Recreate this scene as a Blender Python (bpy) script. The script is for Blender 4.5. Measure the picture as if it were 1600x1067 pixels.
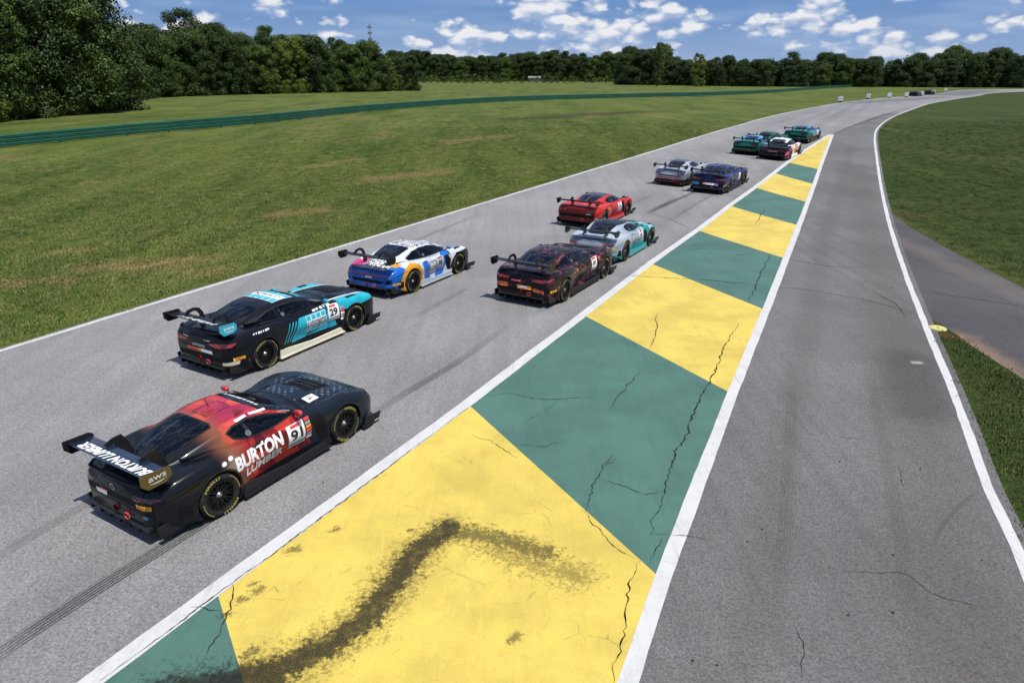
import bpy, bmesh, math, random
import numpy as np
from mathutils import Vector, Matrix
from mathutils.bvhtree import BVHTree
from mathutils.geometry import delaunay_2d_cdt

random.seed(7)
SC = bpy.context.scene
COL = SC.collection
for _o in list(bpy.data.objects):
    bpy.data.objects.remove(_o)

# ------------------------------------------------------------------ camera
CAM_H = 6.25                       # camera platform above the track
FPX = 1067.0                       # focal length in photo pixels (24 mm on full frame)
PITCH = math.atan(415.5 / FPX)
cam_d = bpy.data.cameras.new("camera")
cam_d.sensor_width = 36.0
cam_d.lens = 36.0 * FPX / 1600.0
cam_d.clip_start = 0.1
cam_d.clip_end = 9000.0
cam = bpy.data.objects.new("camera", cam_d)
COL.objects.link(cam)
cam.location = (0, 0, CAM_H)
cam.rotation_euler = (math.pi / 2 - PITCH, 0, 0)
SC.camera = cam

# ------------------------------------------------------------------ light
SUN_VEC = Vector((0.265, -0.285, 1.0)).normalized()      # towards the sun
SUN_EL = math.asin(SUN_VEC.z)
SUN_AZ = math.atan2(SUN_VEC.x, SUN_VEC.y)                # from +Y towards +X
sun_d = bpy.data.lights.new("sun", 'SUN')
sun_d.energy = 5.0
sun_d.angle = math.radians(0.53)
sun_d.color = (1.0, 0.955, 0.88)
sun = bpy.data.objects.new("sun", sun_d)
COL.objects.link(sun)
sun.rotation_euler = (-SUN_VEC).to_track_quat('-Z', 'Y').to_euler()
sun.location = (20, -20, 60)

SC.view_settings.view_transform = 'Standard'
SC.view_settings.look = 'None'
SC.view_settings.gamma = 1.0
SC.view_settings.exposure = 0.1
SC.view_settings.use_curve_mapping = False
SC.cycles.use_denoising = True
SC.cycles.use_adaptive_sampling = True
SC.cycles.adaptive_threshold = 0.03
SC.cycles.max_bounces = 5
SC.cycles.diffuse_bounces = 2
SC.cycles.glossy_bounces = 3
SC.cycles.transparent_max_bounces = 8
SC.cycles.caustics_reflective = False
SC.cycles.caustics_refractive = False


# ------------------------------------------------------------------ node helpers
class V:
    """wraps a socket so that node maths can be written as expressions"""
    def __init__(self, nt, s):
        self.nt, self.s = nt, s

    def _op(self, op, *args):
        n = self.nt.nodes.new('ShaderNodeMath')
        n.operation = op
        for i, a in enumerate((self,) + args):
            if isinstance(a, V):
                self.nt.links.new(a.s, n.inputs[i])
            else:
                n.inputs[i].default_value = float(a)
        return V(self.nt, n.outputs[0])

    def __add__(s, o): return s._op('ADD', o)
    __radd__ = __add__
    def __sub__(s, o): return s._op('SUBTRACT', o)
    def __rsub__(s, o): return (s * -1.0) + o
    def __mul__(s, o): return s._op('MULTIPLY', o)
    __rmul__ = __mul__
    def __truediv__(s, o): return s._op('DIVIDE', o)
    def pow(s, o): return s._op('POWER', o)
    def abs(s): return s._op('ABSOLUTE')
    def sqrt(s): return s._op('SQRT')
    def sin(s): return s._op('SINE')
    def floor(s): return s._op('FLOOR')
    def frac(s): return s._op('FRACT')
    def min(s, o): return s._op('MINIMUM', o)
    def max(s, o): return s._op('MAXIMUM', o)
    def atan2(s, o): return s._op('ARCTAN2', o)
    def gt(s, o): return s._op('GREATER_THAN', o)
    def lt(s, o): return s._op('LESS_THAN', o)

    def ss(s, a, b):
        """smoothstep from a to b (falls when a > b)"""
        n = s.nt.nodes.new('ShaderNodeMapRange')
        n.interpolation_type = 'SMOOTHSTEP'
        s.nt.links.new(s.s, n.inputs['Value'])
        inv = a > b
        lo, hi = (b, a) if inv else (a, b)
        n.inputs['From Min'].default_value = lo
        n.inputs['From Max'].default_value = hi
        n.inputs['To Min'].default_value = 1.0 if inv else 0.0
        n.inputs['To Max'].default_value = 0.0 if inv else 1.0
        return V(s.nt, n.outputs['Result'])


class NB:
    """node builder on a tree"""
    def __init__(self, nt):
        self.nt = nt

    def new(self, t, **kw):
        n = self.nt.nodes.new(t)
        for k, v in kw.items():
            setattr(n, k, v)
        return n

    def pos(self):
        g = self.new('ShaderNodeTexCoord')
        return g.outputs['Object']

    def sep(self, vec):
        n = self.new('ShaderNodeSeparateXYZ')
        self.nt.links.new(vec, n.inputs[0])
        return [V(self.nt, o) for o in n.outputs]

    def comb(self, *xyz):
        n = self.new('ShaderNodeCombineXYZ')
        for i, a in enumerate(xyz):
            if isinstance(a, V):
                self.nt.links.new(a.s, n.inputs[i])
            else:
                n.inputs[i].default_value = float(a)
        return n.outputs[0]

    def noise(self, vec, scale, detail=2.0, rough=0.5, dist=0.0, color=False):
        n = self.new('ShaderNodeTexNoise')
        self.nt.links.new(vec, n.inputs['Vector'])
        n.inputs['Scale'].default_value = scale
        n.inputs['Detail'].default_value = detail
        n.inputs['Roughness'].default_value = rough
        n.inputs['Distortion'].default_value = dist
        return n.outputs['Color'] if color else V(self.nt, n.outputs['Fac'])

    def voro(self, vec, scale, out='Distance', feature='F1', rnd=1.0):
        n = self.new('ShaderNodeTexVoronoi')
        n.feature = feature
        self.nt.links.new(vec, n.inputs['Vector'])
        n.inputs['Scale'].default_value = scale
        n.inputs['Randomness'].default_value = rnd
        return n.outputs[out] if out == 'Color' else V(self.nt, n.outputs[out])

    def rot(self, vec, ang, sc=(1, 1, 1), loc=(0, 0, 0)):
        n = self.new('ShaderNodeMapping')
        self.nt.links.new(vec, n.inputs['Vector'])
        n.inputs['Rotation'].default_value = (0, 0, ang)
        n.inputs['Scale'].default_value = sc
        n.inputs['Location'].default_value = loc
        return n.outputs[0]

    def mix(self, fac, a, b, blend='MIX'):
        n = self.new('ShaderNodeMix')
        n.data_type = 'RGBA'
        n.blend_type = blend
        n.clamp_factor = True
        for s, x in ((n.inputs[0], fac), (n.inputs[6], a), (n.inputs[7], b)):
            if isinstance(x, V):
                self.nt.links.new(x.s, s)
            elif isinstance(x, (int, float)):
                s.default_value = float(x) if s == n.inputs[0] else (x, x, x, 1)
            elif isinstance(x, (tuple, list)):
                s.default_value = (*x[:3], 1)
            else:
                self.nt.links.new(x, s)
        return n.outputs[2]

    def ramp(self, v, stops):
        n = self.new('ShaderNodeValToRGB')
        self.nt.links.new(v.s, n.inputs[0])
        cr = n.color_ramp
        while len(cr.elements) > 1:
            cr.elements.remove(cr.elements[-1])
        cr.elements[0].position = stops[0][0]
        cr.elements[0].color = (*stops[0][1], 1)
        for p, c in stops[1:]:
            e = cr.elements.new(p)
            e.color = (*c, 1)
        return n.outputs[0]

    def bump(self, h, strength, dist=0.01):
        n = self.new('ShaderNodeBump')
        self.nt.links.new(h.s if isinstance(h, V) else h, n.inputs['Height'])
        n.inputs['Strength'].default_value = strength
        n.inputs['Distance'].default_value = dist
        return n.outputs[0]

    def segdist(self, X, Y, a, b):
        """distance in plan to the segment a-b"""
        dx, dy = b[0] - a[0], b[1] - a[1]
        L2 = dx * dx + dy * dy
        t = ((X - a[0]) * (dx / L2) + (Y - a[1]) * (dy / L2)).max(0.0).min(1.0)
        ex = X - (t * dx + a[0])
        ey = Y - (t * dy + a[1])
        return (ex * ex + ey * ey).sqrt()


MATS = {}


def material(name, color=None, rough=0.5, metal=0.0, spec=0.5, coat=0.0, fn=None, emit=None):
    """principled material; fn(nb, bsdf) wires procedural inputs"""
    if name in MATS:
        return MATS[name]
    m = bpy.data.materials.new(name)
    m.use_nodes = True
    nt = m.node_tree
    b = nt.nodes['Principled BSDF']
    if color is not None:
        b.inputs['Base Color'].default_value = (*color, 1)
    b.inputs['Roughness'].default_value = rough
    b.inputs['Metallic'].default_value = metal
    b.inputs['Specular IOR Level'].default_value = spec
    b.inputs['Coat Weight'].default_value = coat
    b.inputs['Coat Roughness'].default_value = 0.04
    if fn:
        r = fn(NB(nt), b)
        if r is not None:
            nt.links.new(r, b.inputs['Base Color'])
    MATS[name] = m
    return m


# ------------------------------------------------------------------ sky
world = bpy.data.worlds.new("World")
SC.world = world
world.use_nodes = True
wn = NB(world.node_tree)
bg = world.node_tree.nodes['Background']
sky = wn.new('ShaderNodeTexSky')
sky.sky_type = 'NISHITA'
sky.sun_disc = False
sky.sun_elevation = SUN_EL
sky.sun_rotation = SUN_AZ
sky.altitude = 150.0
sky.air_density = 1.0
sky.dust_density = 0.35
sky.ozone_density = 2.2
tc = wn.new('ShaderNodeTexCoord')
dx, dy, dz = wn.sep(tc.outputs['Generated'])
el = dz.max(0.0)


def cloud_field(dzoff):
    """cumulus: broad noise sets where clouds stand, round cells give them puffy outlines"""
    v = wn.comb(dx, dy, (dz + dzoff) * 1.9)
    add = wn.new('ShaderNodeVectorMath', operation='MULTIPLY_ADD')
    world.node_tree.links.new(wob, add.inputs[0])
    add.inputs[1].default_value = (0.017, 0.017, 0.017)
    world.node_tree.links.new(v, add.inputs[2])
    return wn.noise(v, 12.5, 1.0, 0.5) + (0.55 - wn.voro(add.outputs[0], 33.0)) * 0.30, add.outputs[0]


wob = wn.noise(wn.comb(dx, dy, dz * 1.9), 60.0, 1.0, 0.5, color=True)
e0, pv = cloud_field(0.0)
e1, _ = cloud_field(0.0075)
d0 = e0 + (0.5 - wn.voro(pv, 84.0)) * 0.12
cover = d0.ss(0.51, 0.665)
lit = ((e0 - e1) * 7.0 + (d0 - e0) * 3.0 + 0.48).max(0.0).min(1.0)
ccol = wn.mix(lit, (5.6, 7.4, 11.0), (14.0, 14.1, 14.4))
veil = wn.noise(wn.comb(dx, dy, dz * 7.0), 6.0, 2.0, 0.55)
base = wn.mix(0.70, sky.outputs[0], (1.9, 4.4, 10.4))
base = wn.mix(veil.ss(0.40, 0.75) * 0.42, base, (6.4, 8.4, 12.0))
haze_f = el.ss(0.085, 0.0) * 0.42
base = wn.mix(haze_f, base, (6.8, 8.9, 12.4))
vis = cover * (el.ss(0.002, 0.05) * 0.45 + 0.48)
world.node_tree.links.new(wn.mix(vis, base, ccol), bg.inputs['Color'])
world.cycles.sampling_method = 'MANUAL'
world.cycles.sample_map_resolution = 512
bg.inputs['Strength'].default_value = 0.058

# ------------------------------------------------------------------ terrain
# the track is level near the camera platform and climbs 1.5 m between 28 m and 70 m away
ROWS = [-60, -20, 0, 28] + [28 + 2 * i for i in range(1, 22)] + [80, 100, 130, 170, 220, 300, 450, 700, 1200, 2200, 4000]


def prof(y):
    t = min(max((y - 28.0) / 42.0, 0.0), 1.0)
    return 1.5 * t * t * (3 - 2 * t)


ROWZ = [prof(y) for y in ROWS]


def gz(y):
    """height of the faceted terrain at distance y"""
    return float(np.interp(y, ROWS, ROWZ))


_cp, _sp = math.cos(PITCH), math.sin(PITCH)


def G(u, v, z=0.0):
    """the ground point (or the point z above it) that photo pixel (u, v) looks at"""
    x, y = u - 800.0, v - 533.5
    d = np.array([x, FPX * _cp - y * _sp, -(FPX * _sp + y * _cp)])
    t = (CAM_H - z) / -d[2]
    lo, hi = 0.0, t
    for _ in range(60):
        m = (lo + hi) / 2
        if CAM_H + d[2] * m > gz(d[1] * m) + z:
            lo = m
        else:
            hi = m
    return Vector((d[0] * hi, d[1] * hi, CAM_H + d[2] * hi))


def GP(pts):
    return [G(*p).to_2d() for p in pts]


TRK = math.radians(28.05)           # the straight runs this far right of the camera axis


def setp(o, label=None, cat=None, group=None, kind=None):
    if label: o["label"] = label
    if cat: o["category"] = cat
    if group: o["group"] = group
    if kind: o["kind"] = kind
    return o


def link(name, me, mat=None, parent=None):
    o = bpy.data.objects.new(name, me)
    COL.objects.link(o)
    if mat is not None:
        me.materials.clear()
        for m in (mat if isinstance(mat, (list, tuple)) else [mat]):
            me.materials.append(m)
    if parent is not None:
        o.parent = parent
    return o


def empty(name, loc=(0, 0, 0), rz=0.0, parent=None):
    o = bpy.data.objects.new(name, None)
    COL.objects.link(o)
    o.location = loc
    o.rotation_euler = (0, 0, rz)
    o.empty_display_size = 0.3
    if parent: o.parent = parent
    return o


def bm_mesh(name, bm, smooth=False, angle=None):
    me = bpy.data.meshes.new(name)
    bm.to_mesh(me)
    bm.free()
    if smooth:
        me.polygons.foreach_set('use_smooth', [True] * len(me.polygons))
        if angle:
            me.set_sharp_from_angle(angle=math.radians(angle))
    me.update()
    return me


def sheet_bm(polys, off, extra=0.0):
    """plan polygons laid on the terrain, 'off' above it"""
    bm = bmesh.new()
    for poly in polys:
        n = len(poly)
        cv, ce, cf, *_ = delaunay_2d_cdt([Vector((p[0], p[1])) for p in poly], [], [list(range(n))], 1, 1e-5)
        vs = [bm.verts.new((p[0], p[1], 0)) for p in cv]
        for f in cf:
            bm.faces.new([vs[i] for i in f])
    ys = [v.co.y for v in bm.verts]
    for y in ROWS:
        if min(ys) < y < max(ys):
            bmesh.ops.bisect_plane(bm, geom=bm.verts[:] + bm.edges[:] + bm.faces[:], plane_co=(0, y, 0), plane_no=(0, 1, 0))
    for v in bm.verts:
        v.co.z = gz(v.co.y) + off
    bmesh.ops.recalc_face_normals(bm, faces=bm.faces[:])
    for f in bm.faces:
        if f.normal.z < 0: f.normal_flip()
    return bm


def sheet(name, polys, off, mat, parent=None, label=None, kind=None):
    o = link(name, bm_mesh(name, sheet_bm(polys, off)), mat, parent)
    return setp(o, label, kind=kind)


def densify(pts, step):
    out = []
    for a, b in zip(pts, pts[1:]):
        n = max(1, int(math.ceil((b - a).length / step)))
        for i in range(n):
            out.append(a.lerp(b, i / n))
    out.append(pts[-1])
    return out


def catmull(pts, n=6):
    P = [pts[0] * 2 - pts[1]] + list(pts) + [pts[-1] * 2 - pts[-2]]
    out = []
    for i in range(1, len(P) - 2):
        p0, p1, p2, p3 = P[i - 1:i + 3]
        for k in range(n):
            t = k / n
            out.append(0.5 * ((2 * p1) + (p2 - p0) * t + (2 * p0 - 5 * p1 + 4 * p2 - p3) * t * t + (3 * p1 - p0 - 3 * p2 + p3) * t ** 3))
    out.append(pts[-1].copy())
    return out


def offset_line(pts, d):
    """moves a plan polyline sideways, d > 0 to the left of its direction"""
    out = []
    for i, p in enumerate(pts):
        a = pts[max(i - 1, 0)]
        b = pts[min(i + 1, len(pts) - 1)]
        t = (b - a).normalized()
        out.append(p + Vector((-t.y, t.x)) * d)
    return out


def strip(name, L, R, off, mat, parent=None, kind=None, widths=None):
    """quad strip between two plan polylines with the same number of points; UV: u across, v along in metres"""
    L = [p for p in L]; R = [p for p in R]
    bm = bmesh.new()
    uvl = bm.loops.layers.uv.new('UV')
    fl = bm.verts.layers.float.new('fade')
    vl = [bm.verts.new((p.x, p.y, gz(p.y) + off)) for p in L]
    vr = [bm.verts.new((p.x, p.y, gz(p.y) + off)) for p in R]
    s = [0.0]
    for a, b in zip(L, L[1:]): s.append(s[-1] + (b - a).length)
    for i in range(len(L)):
        e = min(s[i], s[-1] - s[i]) / max(s[-1], 1e-6)
        vl[i][fl] = vr[i][fl] = min(1.0, e * 4.0)
    for i in range(len(L) - 1):
        f = bm.faces.new((vl[i], vr[i], vr[i + 1], vl[i + 1]))
        for lp, uv in zip(f.loops, ((0, s[i]), (1, s[i]), (1, s[i + 1]), (0, s[i + 1]))):
            lp[uvl].uv = uv
        f.normal_update()
        if f.normal.z < 0: f.normal_flip()
    o = link(name, bm_mesh(name, bm), mat, parent)
    return setp(o, kind=kind)


def tube(bm, pts, radii, seg=8):
    prev = None
    for i, p in enumerate(pts):
        a, b_ = pts[max(i - 1, 0)], pts[min(i + 1, len(pts) - 1)]
        d = (b_ - a).normalized()
        up = Vector((0, 1, 0)) if abs(d.z) > 0.9 else Vector((0, 0, 1))
        x = d.cross(up).normalized()
        y = d.cross(x)
        ring = [bm.verts.new(p + (x * math.cos(k * 6.2832 / seg) + y * math.sin(k * 6.2832 / seg)) * radii[i]) for k in range(seg)]
        if prev:
            for k in range(seg):
                bm.faces.new((prev[k], prev[(k + 1) % seg], ring[(k + 1) % seg], ring[k]))
        prev = ring
    return bm


def box(bm, c, s, rot=None):
    m = Matrix.Translation(c)
    if rot is not None: m = m @ rot
    bmesh.ops.create_cube(bm, size=1, matrix=m @ Matrix.Diagonal((*s, 1)))
    return bm


# ------------------------------------------------------------------ plan of the place, read off the photograph
LEFT_EDGE = catmull(GP([(-420, 676), (0, 547.5), (350, 440), (700, 334), (900, 273), (1050, 227), (1140, 200), (1200, 183), (1262, 170), (1320, 160), (1387, 153), (1432, 150.3), (1465, 147), (1490, 142.5), (1515, 140.5)]), 8)
RIGHT_EDGE = catmull(GP([(1690, 1130), (1640, 985), (1585, 848), (1542, 757), (1509, 664), (1475, 577), (1441, 496), (1408, 408), (1384, 327), (1371, 254), (1367, 213), (1374, 198), (1388, 187), (1412, 176), (1450, 163), (1487, 156), (1525, 150.5), (1550, 146), (1600, 143.5)]), 8)
dirv = Vector((math.sin(TRK), math.cos(TRK)))
# island: two straight sides that meet at the apex
LA0, LA1 = G(1020, 415).to_2d(), G(341, 931).to_2d()
APEX = G(1299, 211).to_2d()
def on_line(a, b, t): return a + (b - a) * t
isl_l = [G(*p).to_2d() for p in [(60, 1144), (341, 931), (735, 635), (1019, 414), (1143, 322.5), (1234, 254)]] + [APEX]
isl_r = [G(*p).to_2d() for p in [(925, 1200), (966, 1067), (1025, 898), (1138, 612), (1192, 483.5), (1245, 352), (1278, 265)]] + [APEX]
# ------------------------------------------------------------------ ground materials
STRAW = [(150, 420, 310, 405, 1.2), (430, 337, 510, 328, 1.0), (20, 442, 90, 438, 0.9), (580, 282, 690, 268, 1.3), (205, 418, 255, 414, 1.5), (300, 428, 355, 420, .8), (480, 262, 560, 250, 1.0), (90, 395, 130, 392, .6), (700, 222, 800, 212, 1.6)]


def straw_patches(nb, P, X, Y):
    """dry patches of the left field: 0..1"""
    rag = (nb.noise(P, 1.1, 5, 0.72) - 0.5) * 3.4
    d = None
    for (u0, v0, u1, v1, w) in STRAW:
        a, e = G(u0, v0), G(u1, v1)
        q = nb.segdist(X, Y, (a.x, a.y), (e.x, e.y)) * (1.0 / w)
        d = q if d is None else d.min(q)
    return (d + rag).ss(1.1, -0.35)


def m_grass(infield):
    def fn(nb, b):
        P = nb.pos()
        X, Y, Z = nb.sep(P)
        n1 = nb.noise(nb.rot(P, TRK + .25, (0.34, 0.05, 1)), 1.0, 5, 0.66)       # mowing streaks
        n2 = nb.noise(P, 0.13, 3, 0.6)
        n3 = nb.noise(P, 1.6, 4, 0.7)
        n4 = nb.noise(P, 14.0, 4, 0.78)
        if infield:
            c = nb.mix(n1.ss(0.3, 0.7), (0.030, 0.050, 0.012), (0.056, 0.078, 0.020))
            c = nb.mix(n2.ss(0.45, 0.7) * 0.5, c, (0.050, 0.066, 0.020))
            c0 = G(1660, 200)                                             # mown rings
            rx, ry = X - c0.x, Y - c0.y
            rr_ = (rx * rx + ry * ry).sqrt()
            ring = ((rr_ * 0.62 + n2 * 7.0).sin() * 0.5 + 0.5).ss(0.80, 1.0) * nb.noise(P, 0.09, 2).ss(0.42, 0.62)
            c = nb.mix(ring * 0.40, c, (0.11, 0.12, 0.05))
            for (u0, v0, u1, v1, w, k) in [(1395, 331, 1440, 338, 0.5, 0.9), (1468, 522, 1512, 532, 0.22, 1.0), (1450, 497, 1500, 522, .2, .5)]:
                a, e = G(u0, v0), G(u1, v1)                               # red earth by the access road
                d = nb.segdist(X, Y, (a.x, a.y), (e.x, e.y)) + (n3 - 0.5) * 1.0
                c = nb.mix(d.ss(w, -0.1) * k, c, (0.15, 0.072, 0.038))
            a, e = G(1395, 335), G(1640, 462)
            d = nb.segdist(X, Y, (a.x, a.y), (e.x, e.y)) + (n3 - 0.5) * 1.2
            c = nb.mix(d.ss(0.55, 0.0) * 0.6, c, (0.10, 0.105, 0.035))
        else:
            c = nb.mix(n1.ss(0.3, 0.7), (0.044, 0.076, 0.015), (0.112, 0.142, 0.034))
            c = nb.mix(n2.ss(0.40, 0.66) * 0.6, c, (0.128, 0.148, 0.040))
            straw = nb.noise(nb.rot(P, TRK, (0.26, 0.085, 1)), 1.0, 4, 0.66)
            c = nb.mix(straw.ss(0.53, 0.67) * n3.ss(0.34, 0.58) * 0.75, c, (0.19, 0.145, 0.062))
            b0, b1 = G(800, 187), G(985, 176)                             # bare brown patch by the far bend
            d = nb.segdist(X, Y, (b0.x, b0.y), (b1.x, b1.y)) + (nb.noise(P, 0.3, 4, 0.7) - 0.5) * 11.0
            c = nb.mix(d.ss(4.2, 0.0) * 0.85, c, (0.050, 0.042, 0.020))
            c = nb.mix(straw_patches(nb, P, X, Y) * n3.ss(0.3, 0.62) * 0.85, c, (0.23, 0.16, 0.075))
        c = nb.mix(n3.ss(0.62, 0.32) * 0.45, c, nb.mix(1.0, c, (0.55, 0.60, 0.5), 'MULTIPLY'))
        c = nb.mix(n4.ss(0.32, 0.68), nb.mix(1.0, c, (0.42, 0.45, 0.38), 'MULTIPLY'), nb.mix(1.0, c, (1.35, 1.32, 1.25), 'MULTIPLY'))
        nb.nt.links.new(nb.bump(n4, 1.0, 0.06), b.inputs['Normal'])
        return c
    return fn


GRASS = material("grass_field", rough=0.95, spec=0.1, fn=m_grass(False))
INFIELD = material("grass_infield", rough=0.95, spec=0.1, fn=m_grass(True))


def asphalt_fn(base, lo, hi, bands=None, tint=(0.5, 0.42, 0.33), g=1.0):
    def fn(nb, b):
        P = nb.pos()
        X, Y, Z = nb.sep(P)
        big = nb.noise(P, 0.22, 4, 0.6)
        str_ = nb.noise(nb.rot(P, TRK, (2.6, 0.045, 1)), 1.0, 5, 0.65)
        mid = nb.noise(P, 3.2, 4, 0.6)
        agg = nb.noise(P, 30.0, 5, 0.86)
        agg2 = nb.voro(P, 38.0)
        c = nb.mix(big.ss(0.3, 0.7), tuple(x * lo for x in base), tuple(x * hi for x in base))
        c = nb.mix(str_.ss(0.36, 0.74) * 0.42, c, tuple(x * 0.62 for x in base))
        c = nb.mix(mid.ss(0.45, 0.8) * 0.22, c, tuple(x * t * 1.5 for x, t in zip(base, tint)))
        if bands: c = bands(nb, c, X, Y, P)
        c = nb.mix(agg.ss(0.34, 0.66), nb.mix(1.0, c, (1 - .56 * g,) * 3, 'MULTIPLY'), nb.mix(1.0, c, (1 + .52 * g,) * 3, 'MULTIPLY'))
        c = nb.mix(agg2.ss(0.20, 0.0) * 0.30, c, tuple(min(1, x * 2.0) for x in base))
        nb.nt.links.new(nb.bump(agg + agg2 * 0.4, 0.55, 0.006), b.inputs['Normal'])
        return c
    return fn


def track_bands(nb, c, X, Y, P):
    # two worn racing lines along the straight, browner on the outside
    lat = X * math.cos(TRK) - Y * math.sin(TRK)
    w = nb.noise(nb.rot(P, TRK, (0.8, 0.03, 1)), 1.0, 3)
    l2 = lat + (w - 0.5) * 1.6
    for cx, hw, k in ((-6.6, 0.55, 0.30), (-8.5, 0.5, 0.24), (-11.2, 0.9, 0.20), (-2.7, 0.5, 0.14), (-4.6, .5, .2)):
        c = nb.mix((l2 - cx).abs().ss(hw * 1.7, 0.0) * k, c, (0.095, 0.095, 0.10))
    # rubbered braking zone at the far bend
    a, e = G(1335, 161), G(1475, 152)
    d = nb.segdist(X, Y, (a.x, a.y), (e.x, e.y)) + (nb.noise(nb.rot(P, TRK + .5, (0.5, 0.05, 1)), 1.0, 4, .6) - 0.5) * 9
    c = nb.mix(d.ss(5.0, 0.0) * 0.62, c, (0.075, 0.075, 0.085))
    a, e = G(1475, 149), G(1540, 142)
    d = nb.segdist(X, Y, (a.x, a.y), (e.x, e.y)) + (nb.noise(P, .15, 3, .6) - 0.5) * 6
    c = nb.mix(d.ss(9.0, 2.0) * 0.7, c, (0.08, 0.08, 0.09))
    return c


def pit_bands(nb, c, X, Y, P):
    # wheel paths and an oily centre that follow the pit exit lane
    w = nb.noise(P, 0.5, 3)
    for pts, hw, k, col in (
            ([(1150, 1067), (1235, 640), (1285, 380), (1330, 230)], 0.42, 0.30, (0.070, 0.063, 0.058)),
            ([(1560, 1067), (1480, 800), (1420, 610), (1370, 400), (1340, 260)], 0.95, 0.36, (0.072, 0.062, 0.055)),
            ([(1440, 640), (1420, 560)], 0.75, 0.55, (0.042, 0.040, 0.040))):
        q = GP(pts)
        d = None
        for a, e in zip(q, q[1:]):
            s = nb.segdist(X, Y, a, e)
            d = s if d is None else d.min(s)
        d = d + (w - 0.5) * 0.7
        c = nb.mix(d.ss(hw * 1.35, hw * 0.15) * k, c, col)
    a = G(1428, 567)
    d = nb.segdist(X, Y, (a.x, a.y), (a.x + .12, a.y + .02)) + (nb.noise(P, 9, 4) - .5) * .22
    c = nb.mix(d.ss(0.13, 0.02) * 0.8, c, (0.30, 0.30, 0.30))
    return c


def acc_bands(nb, c, X, Y, P):
    a, e = G(1500, 527), G(1640, 625)
    d = nb.segdist(X, Y, (a.x, a.y), (e.x, e.y)) + (nb.noise(P, 1.6, 5, .65) - .5) * 1.1
    c = nb.mix(d.ss(0.75, -0.1) * 0.85, c, (0.20, 0.135, 0.092))
    a, e = G(1400, 375), G(1620, 475)
    d = nb.segdist(X, Y, (a.x, a.y), (e.x, e.y)) + (nb.noise(P, .8, 4, .6) - .5) * 1.2
    return nb.mix(d.ss(0.9, 0.0) * 0.4, c, (0.15, 0.125, 0.105))


ASPH = material("track_asphalt", rough=0.9, spec=0.25, fn=asphalt_fn((0.218, 0.214, 0.215), 0.86, 1.1, track_bands, g=.8))
PIT = material("pit_asphalt", rough=0.88, spec=0.25, fn=asphalt_fn((0.128, 0.124, 0.124), 0.84, 1.14, pit_bands, g=.75))
ACC = material("access_asphalt", rough=0.9, spec=0.25, fn=asphalt_fn((0.068, 0.065, 0.068), 0.85, 1.2, acc_bands))


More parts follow.
